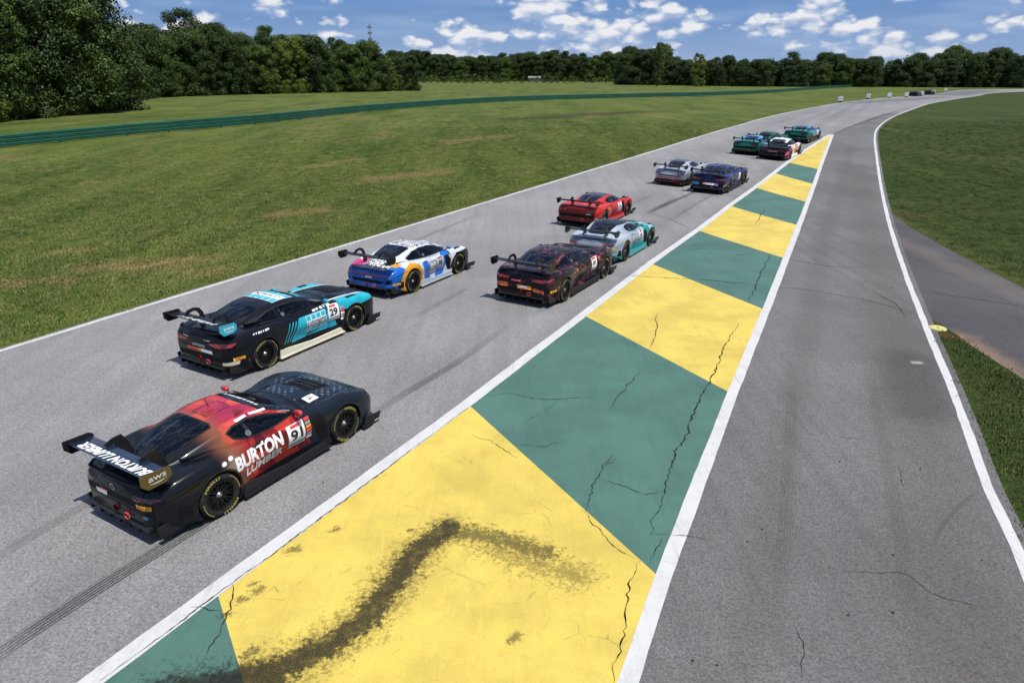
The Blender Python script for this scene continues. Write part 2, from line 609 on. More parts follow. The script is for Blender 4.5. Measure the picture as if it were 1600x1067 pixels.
def paint_fn(base, dark, stain=True, chips=0.25):
    def fn(nb, b):
        P = nb.pos()
        X, Y, Z = nb.sep(P)
        big = nb.noise(P, 0.7, 5, 0.62)
        mid = nb.noise(nb.rot(P, TRK, (4.0, 0.5, 1)), 1.0, 5, 0.7)
        fine = nb.noise(P, 55.0, 3, 0.7)
        c = nb.mix(big.ss(0.3, 0.72), tuple(x * 1.08 for x in base), tuple(x * 0.78 for x in base))
        c = nb.mix(nb.noise(P, 2.6, 5, 0.7).ss(0.50, 0.72) * 0.40, c, tuple(x * .62 + .03 for x in base))
        c = nb.mix(mid.ss(0.48, 0.78) * 0.6, c, dark)
        c = nb.mix(nb.noise(nb.rot(P, TRK, (14.0, 1.2, 1)), 1.0, 4, 0.7).ss(0.58, 0.74) * big.ss(0.35, 0.6) * 0.35, c, tuple(min(1, x * 1.35 + .03) for x in base))
        c = nb.mix(fine.ss(0.40, 0.72) * 0.42, c, tuple(x * 0.55 for x in base))
        # hairline crazing
        v = nb.voro(nb.rot(P, 0.3, (1, 1, 1)), 2.1, 'Distance', 'DISTANCE_TO_EDGE')
        n = nb.noise(P, 0.9, 3)
        vv = v + (nb.noise(P, 6, 4) - 0.5) * 0.09
        c = nb.mix(vv.abs().ss(0.012, 0.0) * n.ss(0.5, 0.68) * 0.5, c, (0.05, 0.045, 0.03))
        grit = nb.noise(P, 5.0, 6, 0.75)
        c = nb.mix(grit.ss(0.70, 0.80) * chips * 4.0, c, (0.05, 0.045, 0.03))
        if stain:
            # black growth where water drains off the island: one long arm that fans out
            arm = GP([(250, 1085), (330, 1072), (430, 1048), (510, 1012), (572, 968), (612, 915), (640, 878), (672, 845), (700, 826)])
            fan = GP([(690, 832), (735, 834), (790, 846), (850, 866)])
            fan2 = GP([(745, 840), (810, 872), (900, 900)])
            rag = (nb.noise(P, 9.0, 6, 0.78) - 0.5)
            rag2 = (nb.noise(P, 26.0, 4, 0.75) - 0.5)
            def dist(q):
                d = None
                for a, e in zip(q, q[1:]):
                    s = nb.segdist(X, Y, a, e)
                    d = s if d is None else d.min(s)
                return d
            m = (dist(arm) + rag * 0.62 + rag2 * 0.42).ss(0.30, 0.12)
            m2 = (dist(fan) + rag * 0.9 + rag2 * 0.8).ss(0.32, 0.06) * 0.82
            m3 = (dist(fan2) + rag * 1.3 + rag2 * 1.5).ss(0.36, 0.02) * 0.55
            low = G(300, 1085)
            m4 = (nb.segdist(X, Y, G(230, 1110).to_2d(), G(410, 1068).to_2d()) + rag * 0.7).ss(0.40, 0.22)
            rag3 = nb.noise(P, 60.0, 3, 0.8)
            m5 = (dist(arm) + rag * 1.0 + rag2 * 1.2).ss(0.42, 0.16) * 0.55            # thin spatter round the arm
            m = m * (nb.noise(P, 5.0, 4, 0.7).ss(0.22, 0.52) * 0.22 + 0.78)
            m = m.max(m5).max(m2).max(m3).max(m4)
            m = m * (rag3.ss(0.30, 0.55) * 0.2 + 0.8)
            c = nb.mix(m * 0.97, c, nb.mix(nb.noise(P, 14, 3).ss(.3, .8), (0.005, 0.0045, 0.003), (0.024, 0.020, 0.007)))
            for (u, v_, r) in [(398, 925, .10), (372, 940, .08), (388, 917, .06), (455, 862, .12), (388, 1022, .1), (520, 830, .07), (660, 905, .03), (800, 1000, .1), (640, 830, .05), (348, 963, .07)]:
                q = G(u, v_)
                d = nb.segdist(X, Y, (q.x, q.y), (q.x + 0.06, q.y + 0.04)) + rag * 0.30 + rag2 * 0.28
                c = nb.mix(d.ss(r, r * 0.15) * 0.7, c, (0.04, 0.034, 0.016))
        nb.nt.links.new(nb.bump(fine * 0.5 + grit * 0.6, 0.35, 0.006), b.inputs['Normal'])
        return c
    return fn


YEL = material("yellow_paint", rough=0.6, spec=0.3, fn=paint_fn((0.595, 0.45, 0.088), (0.44, 0.32, 0.07), chips=.12))
GRN = material("green_paint", rough=0.6, spec=0.3, fn=paint_fn((0.066, 0.148, 0.117), (0.046, 0.098, 0.080), chips=.12))


def white_fn(nb, b):
    P = nb.pos()
    n = nb.noise(P, 2.2, 6, 0.7)
    f = nb.noise(P, 40, 4, 0.75)
    s = nb.noise(nb.rot(P, TRK, (9, 0.8, 1)), 1.0, 5, 0.7)
    c = nb.mix(n.ss(0.4, 0.75) * 0.5, (0.50, 0.495, 0.49), (0.38, 0.375, 0.365))
    c = nb.mix(s.ss(0.52, 0.75) * 0.5, c, (0.25, 0.245, 0.24))
    c = nb.mix(f.ss(0.56, 0.70) * n.ss(0.38, 0.6) * 0.75, c, (0.16, 0.16, 0.16))
    nb.nt.links.new(nb.bump(f, 0.3, 0.005), b.inputs['Normal'])
    return c


YEL2 = material("yellow_paint_clean", rough=0.6, spec=0.3, fn=paint_fn((0.595, 0.45, 0.088), (0.44, 0.32, 0.07), False, chips=.12))
GRN2 = material("green_paint_clean", rough=0.6, spec=0.3, fn=paint_fn((0.066, 0.148, 0.117), (0.046, 0.098, 0.080), False, chips=.12))
WHT = material("white_line_paint", rough=0.6, spec=0.3, fn=white_fn)
CRACK = material("crack_dirt", rough=1.0, spec=0.05, fn=lambda nb, b: nb.mix(nb.noise(nb.pos(), 9, 4).ss(.35, .7), (0.012, 0.011, 0.009), (0.05, 0.043, 0.03)))


def skid_fn(alpha, streak=70.0):
    """tyre rubber laid down in thin parallel ribs, worn through in places"""
    def fn(nb, b):
        nt = nb.nt
        uv = nb.new('ShaderNodeTexCoord').outputs['UV']
        U, W, _ = nb.sep(uv)
        rib = ((U * 37.7).sin() * 0.5 + 0.5) * 0.42 + nb.noise(nb.comb(U * 5.0, W * 0.25, 0.0), 1.0, 3, 0.6) * 0.62
        worn = nb.noise(nb.pos(), 30.0, 3, 0.7)
        edge = (U - 0.5).abs().ss(0.5, 0.38)
        at = nb.new('ShaderNodeAttribute')
        at.attribute_name = 'fade'
        a = rib.ss(0.34, 0.60) * worn.ss(0.28, 0.6) * edge * V(nt, at.outputs['Fac']) * alpha
        nt.links.new(a.s, b.inputs['Alpha'])
        b.inputs['Base Color'].default_value = (0.030, 0.030, 0.033, 1)
        return None
    return fn


SKID = material("tyre_rubber_mark", rough=0.85, spec=0.2, fn=skid_fn(0.78))
SKID_F = material("faint_rubber_mark", rough=0.85, spec=0.2, fn=skid_fn(0.30))

SKID_V = material("ghost_rubber_mark", rough=0.85, spec=0.2, fn=skid_fn(0.15))

# ------------------------------------------------------------------ ground, roads
XS = [-3500, -1500, -800, -400, -200, -120, -80, -60, -45, -30, -20, -10, 0, 10, 20, 30, 45, 60, 80, 120, 200, 400, 800, 1500, 3500]
gv = [(x, y, gz(y)) for y in ROWS for x in XS]
nx = len(XS)
gf = [(j * nx + i, j * nx + i + 1, (j + 1) * nx + i + 1, (j + 1) * nx + i) for j in range(len(ROWS) - 1) for i in range(nx - 1)]
gm = bpy.data.meshes.new("grass_field")
gm.from_pydata(gv, [], gf)
setp(link("grass_field", gm, GRASS), kind="structure")

# the seam between racing surface and pit lane runs under the island and on to the bend
seam = GP([(430, 1250), (700, 900), (1000, 560), (1180, 345), (1260, 258)]) + [APEX] + GP([(1345, 191), (1380, 178)])
left_out = offset_line(LEFT_EDGE, 0.10)
right_out = offset_line(RIGHT_EDGE, -0.22)
kj = min(i for i, p in enumerate(right_out) if p.y > 97)
far_l = GP([(1560, 140), (1640, 139.6)])
track_poly = [G(-420, 1300).to_2d()] + left_out + far_l + list(reversed(right_out[kj:])) + list(reversed(seam))
race_track = sheet("race_track", [track_poly], 0.008, ASPH, kind="structure")
pit_poly = right_out[:kj + 1] + list(reversed(seam))
pit_lane = sheet("pit_exit_lane", [pit_poly], 0.0085, PIT, kind="structure")
acc_poly = GP([(1388, 330), (1428, 359), (1488, 393), (1600, 451), (1760, 540), (2100, 760), (1900, 800), (1750, 690), (1600, 593), (1522, 543), (1475, 509), (1441, 492), (1420, 440)])
access_road = sheet("access_road", [acc_poly], 0.005, ACC, kind="structure")

infield_poly = [p for p in RIGHT_EDGE] + GP([(1700, 142)]) + [Vector((900, 260)), Vector((900, -60)), Vector((RIGHT_EDGE[0].x, -60))]
sheet("infield_grass", [infield_poly], 0.002, INFIELD, kind="structure")

# white lines
def wavy(pts, amp, seed):
    rnd_ = random.Random(seed)
    w_ = 0.0
    out = []
    for i, p in enumerate(offset_line(pts, 0)):
        a, e = pts[max(i - 1, 0)], pts[min(i + 1, len(pts) - 1)]
        t = (e - a).normalized()
        w_ = w_ * 0.6 + rnd_.uniform(-amp, amp)
        out.append(p + Vector((-t.y, t.x)) * w_)
    return out


LE = densify(LEFT_EDGE, 0.5)
strip("white_edge_line", wavy(LE, .010, 1), wavy(offset_line(LE, -0.15), .010, 2), 0.0135, WHT, race_track)
RE = densify(RIGHT_EDGE, 0.3)
re_in = wavy(offset_line(RE, 0.085), .007, 3)
strip("white_edge_line", wavy(offset_line(RE, -0.075), .007, 4), re_in, 0.0135, WHT, pit_lane)

# island: banded yellow and green paint between white borders
island = sheet("painted_island", [[p for p in isl_l] + [p for p in reversed(isl_r[:-1])]], 0.011, YEL2, kind="structure")
L_in = [p for p in isl_l]
R_in = [p for p in isl_r]


def ext(a, b, k):
    return a + (b - a) * k


bounds = [((341, 931), (375, 1046)), ((735, 635.5), (1025, 898)), ((910, 492), (1138, 613)), ((1018.6, 413), (1192, 483.5)), ((1091, 361), (1225, 404)), ((1143, 323), (1245, 352)), ((1182, 294.5), (1259, 316)), ((1211, 271.5), (1270, 288)), ((1234, 255), (1278, 265))]
bl = [(G(*a).to_2d(), G(*b).to_2d()) for a, b in bounds]
bl[0] = (bl[0][0], ext(bl[0][0], bl[0][1], 2.6))
bl = [(a, b) for a, b in bl]
corner_l = G(60, 1144).to_2d()
bands = [("green_paint_band", GRN, [bl[0][0], bl[0][1], G(330, 1240).to_2d(), corner_l])]
cols = [("yellow_paint_band", YEL), ("green_paint_band", GRN)]
for i in range(8):
    n, m = cols[i % 2]
    if i > 0: m = (YEL2, GRN2)[i % 2]
    q = [bl[i][0], bl[i + 1][0], bl[i + 1][1], bl[i][1]]
    if i == 0:
        q = [bl[0][0], bl[1][0], bl[1][1], G(966, 1067).to_2d(), G(925, 1200).to_2d(), bl[0][1]]
    bands.append((n, m, q))
bands.append(("yellow_paint_band", YEL2, [bl[8][0], APEX, bl[8][1]]))
for n, m, q in bands:
    sheet(n, [q], 0.0145, m, island)
WL = densify([p for p in isl_l], 0.3)
strip("white_border_line", wavy(offset_line(WL, 0.245), .007, 5), wavy(offset_line(WL, -0.015), .006, 6), 0.0185, WHT, island)
WR = densify([p for p in isl_r], 0.3)
wr_in = wavy(offset_line(WR, 0.015), .006, 7)
wr_out = wavy(offset_line(WR, -0.205), .007, 8)
strip("white_border_line", wr_in, wr_out, 0.0190, WHT, island)


# cracks: jagged ribbons of dirt-filled joint
def crack(px, w, parent, off, rough=0.05, seed=0):
    rnd = random.Random(seed + len(px) * 7 + int(px[0][0]))
    pts = densify(GP(px), 0.07)
    out = []
    wob = 0
    for i, p in enumerate(pts):
        a, b = pts[max(i - 1, 0)], pts[min(i + 1, len(pts) - 1)]
        t = (b - a).normalized()
        wob = wob * 0.86 + rnd.uniform(-1, 1) * rough * 0.55
        out.append(p + Vector((-t.y, t.x)) * (wob + rnd.uniform(-1, 1) * rough * 0.35))
    L, R = [], []
    for i, p in enumerate(out):
        a, b = out[max(i - 1, 0)], out[min(i + 1, len(out) - 1)]
        t = (b - a).normalized()
        n = Vector((-t.y, t.x))
        e = min(1.0, 0.25 + 1.6 * min(i, len(out) - 1 - i) / max(len(out), 1) * 2)
        ww = w * 0.85 * e * rnd.uniform(0.25, 1.4)
        L.append(p + n * ww * 0.5)
        R.append(p - n * ww * 0.5)
    return strip("crack", L, R, off, CRACK, parent)


CR = [
    ([(999, 877), (982, 936), (971, 986), (960, 1031), (954, 1067)], .020), ([(904, 795), (949, 845), (999, 877)], .013),
    ([(1155, 507), (1136, 537), (1112, 594), (1089, 636), (1070, 690), (1059, 707), (1038, 766), (1017, 819), (1016, 838)], .034),
    ([(1038, 766), (1006, 774), (960, 758), (932, 750)], .013), ([(953, 712), (942, 730), (932, 750), (920, 782), (914, 800)], .020), ([(965, 716), (942, 730)], .012),
    ([(1033, 841), (1017, 884)], .016), ([(1017, 838), (1052, 841), (1110, 842)], .012), ([(1028, 490), (1023, 519), (1014, 547)], .026), ([(1002, 582), (976, 608), (955, 640)], .022),
    ([(1204, 397), (1192, 420), (1180, 448), (1168, 473)], .035), ([(364, 912), (350, 960), (330, 1000), (319, 1022)], .022), ([(300, 948), (347, 957)], .012),
    ([(730, 680), (770, 690), (812, 718)], .010), ([(761, 622), (794, 617), (841, 624), (873, 626), (934, 622)], .016), ([(873, 626), (815, 664)], .008), ([(800, 696), (850, 700), (882, 690)], .012), ([(1196, 326), (1180, 350)], .03),
]
for i, (px, w) in enumerate(CR):
    crack(px, w, island, 0.0225, 0.045, i)
c_edge = [(156, 1066), (260, 990), (364, 912), (470, 834), (575, 755), (690, 669)]
crack(c_edge, .024, island, 0.0228, 0.018, 91)
crack([(690, 669), (740, 632)], .012, island, 0.0228, 0.01, 92)
for i, (px, w) in enumerate([([(1314, 890), (1378, 896), (1413, 896), (1458, 925), (1530, 948)], .012), ([(1240, 978), (1253, 1010), (1255, 1060)], .011), ([(1304, 681), (1368, 691)], .012),
                             ([(1362, 455), (1400, 475), (1417, 497)], .03), ([(1225, 405), (1290, 416), (1345, 420)], .03), ([(1192, 446), (1270, 455), (1350, 469), (1440, 492)], .025), ([(1378, 448), (1420, 455)], .025), ([(1405, 725), (1412, 765)], .012), ([(1220, 750), (1226, 775)], .01)]):
    crack(px, w, pit_lane, 0.0130, 0.03, 40 + i)
crack([(1425, 453), (1500, 464), (1560, 473), (1640, 486)], .035, access_road, 0.010, 0.02, 77)
crack([(1303, 209), (1345, 193), (1392, 177), (1436, 165)], .16, race_track, 0.0142, 0.05, 78)
crack([(1002, 330), (1040, 340), (1078, 358)], .05, race_track, 0.0125, 0.05, 79)
crack([(955, 430), (1020, 434), (1100, 438), (1195, 447)], .035, island, 0.0226, 0.02, 81)


def skid(px, w, mat, parent=None, off=0.0122):
    c = densify(catmull(GP(px), 6) if len(px) > 2 else GP(px), 0.8)
    n = len(c)
    L, R = offset_line(c, w / 2), offset_line(c, -w / 2)
    return strip("skid_mark", L, R, off, mat, parent or race_track)


skid([(-60, 1066), (0, 1021), (150, 922), (300, 828), (390, 768)], .29, SKID)
skid([(585, 640), (700, 575), (800, 505)], .26, SKID_F, off=.0126)
skid([(380, 775), (520, 690), (600, 636), (760, 540)], .25, SKID_F)
skid([(-20, 880), (60, 832), (180, 762)], .26, SKID_F)
for i, (px, w, m) in enumerate([([(1000, 341), (1040, 321), (1120, 284), (1170, 262)], .30, SKID), ([(1010, 334), (1060, 308)], .32, SKID), ([(1040, 350), (1090, 318), (1140, 290)], .28, SKID_F), ([(985, 320), (1020, 305)], .25, SKID_F),
                   ([(1190, 213), (1240, 193), (1300, 175)], .3, SKID_F), ([(1150, 230), (1200, 207)], .3, SKID_F), ([(1225, 190), (1300, 168), (1360, 158)], .5, SKID_F), ([(1260, 196), (1320, 175), (1390, 162)], .5, SKID_F), ([(1290, 190), (1350, 171), (1420, 160)], .5, SKID_F),
                   ([(640, 500), (740, 445)], .25, SKID_F), ([(820, 500), (900, 455), (960, 424)], .27, SKID_F), ([(560, 420), (660, 372), (760, 330)], .3, SKID_F)]):
    skid(px, w, m, off=0.0122 + 0.0004 * (i % 6))
skid([(1538, 760), (1500, 790), (1470, 826), (1455, 860)], .07, SKID_F, pit_lane, .0132)
skid([(1240, 560), (1235, 680), (1228, 800), (1218, 960), (1208, 1100)], .24, SKID_V, pit_lane, .0124)
skid([(1350, 540), (1385, 720), (1405, 830), (1428, 980), (1445, 1100)], .24, SKID_V, pit_lane, .0124)
for k, (u, v) in enumerate([(838, 575), (832, 583), (905, 585), (935, 602), (925, 610), (1085, 385), (1090, 391), (1155, 400), (1147, 409)]):
    skid([(u - 15, v), (u + 15, v - 2)], .10, SKID, island, .0232 + .0003 * k)

# a yellow painted drain cover on the verge
def disc_thing(name, u, v, rx, mat, label, cat):
    p = G(u, v)
    bm = bmesh.new()
    bmesh.ops.create_cone(bm, cap_ends=True, segments=28, radius1=rx, radius2=rx * 0.93, depth=0.03)
    t = empty(name, (p.x, p.y, p.z + 0.015))
    o = link("cover_plate", bm_mesh(name, bm), mat, t)
    bm = bmesh.new()
    bmesh.ops.create_cone(bm, cap_ends=True, segments=20, radius1=rx * 0.14, radius2=rx * 0.1, depth=0.02)
    for w in bm.verts: w.co.z += 0.03
    link("lifting_knob", bm_mesh("lifting_knob", bm), mat, t)
    setp(t, label, cat)
disc_thing("drain_cover", 1465, 513.5, 0.22, material("pale_yellow_paint", (0.48, 0.43, 0.17), 0.7), "pale yellow round drain cover on the grass beside the white edge line", "drain cover")
# asphalt crumbs and pebbles on the pit lane
bm = bmesh.new()
rnd = random.Random(5)
for (u, v) in [(1168, 847), (1190, 828), (1325, 962), (1389, 955), (1395, 958), (1082, 1033), (1534, 876), (1438, 733), (1283, 731), (1568, 890), (1312, 722), (1120, 1040), (505, 755), (1250, 700), (1490, 905), (1395, 868)]:
    p = G(u, v)
    r = rnd.uniform(0.007, 0.015)
    mtx = Matrix.Translation((p.x, p.y, 0.010 + r * 0.6)) @ Matrix.Rotation(rnd.uniform(0, 3), 4, 'Z') @ Matrix.Diagonal((1.4, 1.0, 0.7, 1))
    bmesh.ops.create_icosphere(bm, subdivisions=1, radius=r, matrix=mtx)
setp(link("rubber_crumbs", bm_mesh("rubber_crumbs", bm), material("rubber_crumb", (0.015, 0.015, 0.015), 0.9)), "scattered dark rubber crumbs on the pit lane asphalt", "rubber crumbs", kind="stuff")
# ------------------------------------------------------------------ grass tufts near the track
def tuft_mesh(name, n, h, seed, mat):
    rnd = random.Random(seed)
    vs, fs = [], []
    for i in range(n):
        a = rnd.uniform(0, 6.283)
        r = 0.24 * math.sqrt(rnd.random())
        bx, by = r * math.cos(a), r * math.sin(a)
        d = rnd.uniform(0, 6.283)
        hh = h * rnd.uniform(0.5, 1.15)
        lean = rnd.uniform(0.2, 0.9) * hh
        w = rnd.uniform(0.006, 0.011)
        px, py = -math.sin(d) * w, math.cos(d) * w
        k = len(vs)
        vs += [(bx - px, by - py, 0), (bx + px, by + py, 0), (bx + math.cos(d) * lean * .4 + px * .8, by + math.sin(d) * lean * .4 + py * .8, hh * .6), (bx + math.cos(d) * lean, by + math.sin(d) * lean, hh)]
        fs += [(k, k + 1, k + 2), (k, k + 2, k + 3)]
    me = bpy.data.meshes.new(name)
    me.from_pydata(vs, [], fs)
    me.materials.append(mat)
    return me


def m_blade(lo, hi, dry, straw=False):
    def fn(nb, b):
        oi = nb.new('ShaderNodeObjectInfo')
        P = nb.new('ShaderNodeNewGeometry').outputs['Position']
        r = V(nb.nt, oi.outputs['Random'])
        n1 = nb.noise(nb.rot(P, TRK, (0.42, 0.06, 1)), 1.0, 5, 0.62)
        c = nb.mix(n1.ss(0.33, 0.68), lo, hi)
        c = nb.mix(r.ss(0.70, 0.98) * 0.7, c, dry)
        if straw:
            X, Y, Z = nb.sep(P)
            c = nb.mix(straw_patches(nb, P, X, Y) * 0.8, c, (0.36, 0.26, 0.12))
        return c
    return fn


BL_L = material("verge_grass_blades", rough=0.8, spec=0.15, fn=m_blade((0.068, 0.112, 0.022), (0.160, 0.200, 0.048), (0.34, 0.27, 0.12), True))
BL_R = material("dark_grass_blades", rough=0.8, spec=0.15, fn=m_blade((0.040, 0.066, 0.016), (0.074, 0.102, 0.026), (0.17, 0.14, 0.06)))  # darker green blades for the grass right of the pit lane


def grass_area(name, polys, density, h, mat, label, seed, fall=None):
    """turf on the verge: tufts instanced over plan polygons"""
    me = bm_mesh(name, sheet_bm(polys, 0.0))
    o = link(name, me)
    tufts = []
    for i in range(3):
        t = bpy.data.objects.new(name + "_tuft", tuft_mesh(name + "_tuft", 30, h, seed + i, mat))
        tufts.append(t)
    c = bpy.data.collections.new(name + "_tufts")
    for t in tufts: c.objects.link(t)
    ng = bpy.data.node_groups.new(name, 'GeometryNodeTree')
    ng.interface.new_socket("Geometry", in_out='INPUT', socket_type='NodeSocketGeometry')
    ng.interface.new_socket("Geometry", in_out='OUTPUT', socket_type='NodeSocketGeometry')
    gi, go = ng.nodes.new('NodeGroupInput'), ng.nodes.new('NodeGroupOutput')
    d = ng.nodes.new('GeometryNodeDistributePointsOnFaces')
    d.inputs['Density'].default_value = density
    d.inputs['Seed'].default_value = seed
    ci = ng.nodes.new('GeometryNodeCollectionInfo')
    ci.inputs['Collection'].default_value = c
    ci.inputs['Separate Children'].default_value = True
    ci.inputs['Reset Children'].default_value = True
    ip = ng.nodes.new('GeometryNodeInstanceOnPoints')
    ip.inputs['Pick Instance'].default_value = True
    rv = ng.nodes.new('FunctionNodeRandomValue')
    rv.data_type = 'FLOAT_VECTOR'
    rv.inputs[0].default_value = (0, 0, 0)
    rv.inputs[1].default_value = (0.15, 0.15, 6.28)
    rs = ng.nodes.new('FunctionNodeRandomValue')
    rs.data_type = 'FLOAT'
    rs.inputs[2].default_value = 0.6
    rs.inputs[3].default_value = 1.35
    L = ng.links.new
    L(gi.outputs[0], d.inputs['Mesh'])
    if fall:
        # tufts thin out with distance from the track edge and along it
        po = ng.nodes.new('GeometryNodeInputPosition')
        sx = ng.nodes.new('ShaderNodeSeparateXYZ')
        L(po.outputs[0], sx.inputs[0])
        X, Y = V(ng, sx.outputs[0]), V(ng, sx.outputs[1])
        lat = (Y * math.sin(TRK) - X * math.cos(TRK)) - fall[0]
        den = lat.ss(fall[1], 0.0) * Y.ss(fall[2], fall[2] * 0.35) * density
        L(den.s, d.inputs['Density'])
    L(d.outputs['Points'], ip.inputs['Points'])
    L(ci.outputs[0], ip.inputs['Instance'])
    L(rv.outputs[0], ip.inputs['Rotation'])
    L(rs.outputs[1], ip.inputs['Scale'])
    L(ip.outputs[0], go.inputs[0])
    md = o.modifiers.new("tufts", 'NODES')
    md.node_group = ng
    return setp(o, label, "grass", kind="stuff")


LO = offset_line(LEFT_EDGE, 0.16)
near = [p for p in LO if p.y < 85]
lat0 = near[12].y * math.sin(TRK) - near[12].x * math.cos(TRK)
grass_area("meadow_grass", [near + list(reversed(offset_line(near, 42.0)))], 36, 0.06, BL_L, "mown green and straw coloured grass of the field left of the track", 3, (lat0, 42.0, 85.0))
# right: wedge between pit lane and access road, and the strip beyond
ro = offset_line(RIGHT_EDGE, -0.30)
wedge = [p for p in ro if 4.5 < p.y < 17.2]
wedge = wedge + GP([(1475, 514), (1522, 549), (1600, 600), (1720, 690), (1900, 830)])
grass_area("wedge_grass", [wedge], 42, 0.05, BL_R, "dark green grass wedge between pit exit lane and access road", 23)
ring = GP([(1392, 329), (1428, 356), (1488, 389.5), (1600, 446), (1760, 534)])
b2 = [p + Vector((0.9, 0.45)) * 26 for p in ring]
ring2 = [p for p in offset_line(RIGHT_EDGE, -0.30) if 33.5 < p.y < 75]
infield_near = list(reversed(ring)) + ring2 + [Vector((62, 84)), Vector((58, 40)), Vector((45, 20))]
grass_area("infield_turf", [infield_near], 26, 0.055, BL_R, "dark green mown turf of the field right of the pit exit lane", 33, (-38.0, 60.0, 95.0))


# ------------------------------------------------------------------ guardrail
def m_rail(nb, b):
    n = nb.noise(nb.pos(), 0.8, 4, .6)
    return nb.mix(n.ss(.3, .7), (0.010, 0.088, 0.060), (0.016, 0.118, 0.082))
RAIL = material("green_rail_paint", rough=0.45, spec=0.4, fn=m_rail)
rail_line = densify(catmull(GP([(-330, 276), (-120, 249), (0, 232.5), (200, 212.5), (400, 195), (600, 173), (800, 159), (1000, 153), (1100, 150.5), (1200, 146), (1275, 140), (1345, 135.5)]), 6), 2.0)
gr = setp(empty("guardrail", (rail_line[0].x, rail_line[0].y, gz(rail_line[0].y))), "long green three-rail metal guardrail curving across the grass field", "guardrail")
W_PROF = [(0.0, 0.0), (0.0, 0.03), (0.07, 0.07), (0.07, 0.10), (0.015, 0.13), (0.015, 0.15), (0.07, 0.18), (0.07, 0.21), (0.0, 0.25), (0.0, 0.28)]
inv = Vector((gr.location.x, gr.location.y, gr.location.z))
for k in range(3):
    z0 = 0.10 + k * 0.295
    bm = bmesh.new()
    prev = None
    for i, p in enumerate(rail_line):
        a, b_ = rail_line[max(i - 1, 0)], rail_line[min(i + 1, len(rail_line) - 1)]
        t = (b_ - a).normalized()
        n = Vector((t.y, -t.x))                      # towards the track
        row = [bm.verts.new((p.x + n.x * q[0] - inv.x, p.y + n.y * q[0] - inv.y, gz(p.y) + z0 + q[1] - inv.z)) for q in W_PROF]
        if prev:
            for j in range(len(row) - 1):
                bm.faces.new((prev[j], row[j], row[j + 1], prev[j + 1]))
        prev = row
    o = link("rail", bm_mesh("rail", bm), RAIL, gr)
    md = o.modifiers.new("gauge", 'SOLIDIFY')
    md.thickness = 0.006
bm = bmesh.new()
bmesh.ops.create_cube(bm, size=1, matrix=Matrix.Translation((0, 0, 0.5)) @ Matrix.Diagonal((0.10, 0.14, 1.0, 1)))
post_me = bm_mesh("post", bm)
acc = 0
for a, b_ in zip(rail_line, rail_line[1:]):
    acc += (b_ - a).length
    if acc >= 3.8 and a.y < 330:
        acc = 0
        t = (b_ - a).normalized()
        o = link("post", post_me, None, gr)
        if not post_me.materials: post_me.materials.append(RAIL)
        o.location = (a.x - t.y * 0.09 - inv.x, a.y + t.x * 0.09 - inv.y, gz(a.y) - inv.z)
        o.rotation_euler = (0, 0, math.atan2(t.y, t.x))


# ------------------------------------------------------------------ trees
def m_leaf(base, lo):
    def fn(nb, b):
        nt = nb.nt
        g = nb.new('ShaderNodeNewGeometry')
        oi = nb.new('ShaderNodeObjectInfo')
        r = V(nt, g.outputs['Random Per Island'])
        ob = V(nt, oi.outputs['Random'])
        big = nb.noise(g.outputs['Position'], 0.35, 2)
        c = nb.mix(r, lo, base)
        c = nb.mix(ob * 0.55, c, tuple(x * k for x, k in zip(base, (0.55, 0.7, 0.6))))
        c = nb.mix(big.ss(0.45, 0.75) * 0.45, c, tuple(x * k for x, k in zip(base, (1.5, 1.25, 0.9))))
        nt.links.new(c, b.inputs['Base Color'])
        return None
    return fn


LEAF_MID = material("broadleaf_foliage", rough=0.6, spec=0.25, fn=m_leaf((0.084, 0.130, 0.021), (0.024, 0.050, 0.009)))
LEAF_DARK = material("dark_foliage", rough=0.6, spec=0.25, fn=m_leaf((0.046, 0.078, 0.016), (0.016, 0.034, 0.008)))
LEAF_LIGHT = material("bright_foliage", rough=0.6, spec=0.25, fn=m_leaf((0.150, 0.195, 0.024), (0.046, 0.080, 0.012)))
BARK = material("bark", rough=0.95, fn=lambda nb, b: nb.mix(nb.noise(nb.rot(nb.pos(), 0, (6, 6, .8)), 1, 5, .7).ss(.3, .7), (0.035, 0.027, 0.02), (0.12, 0.10, 0.08)))


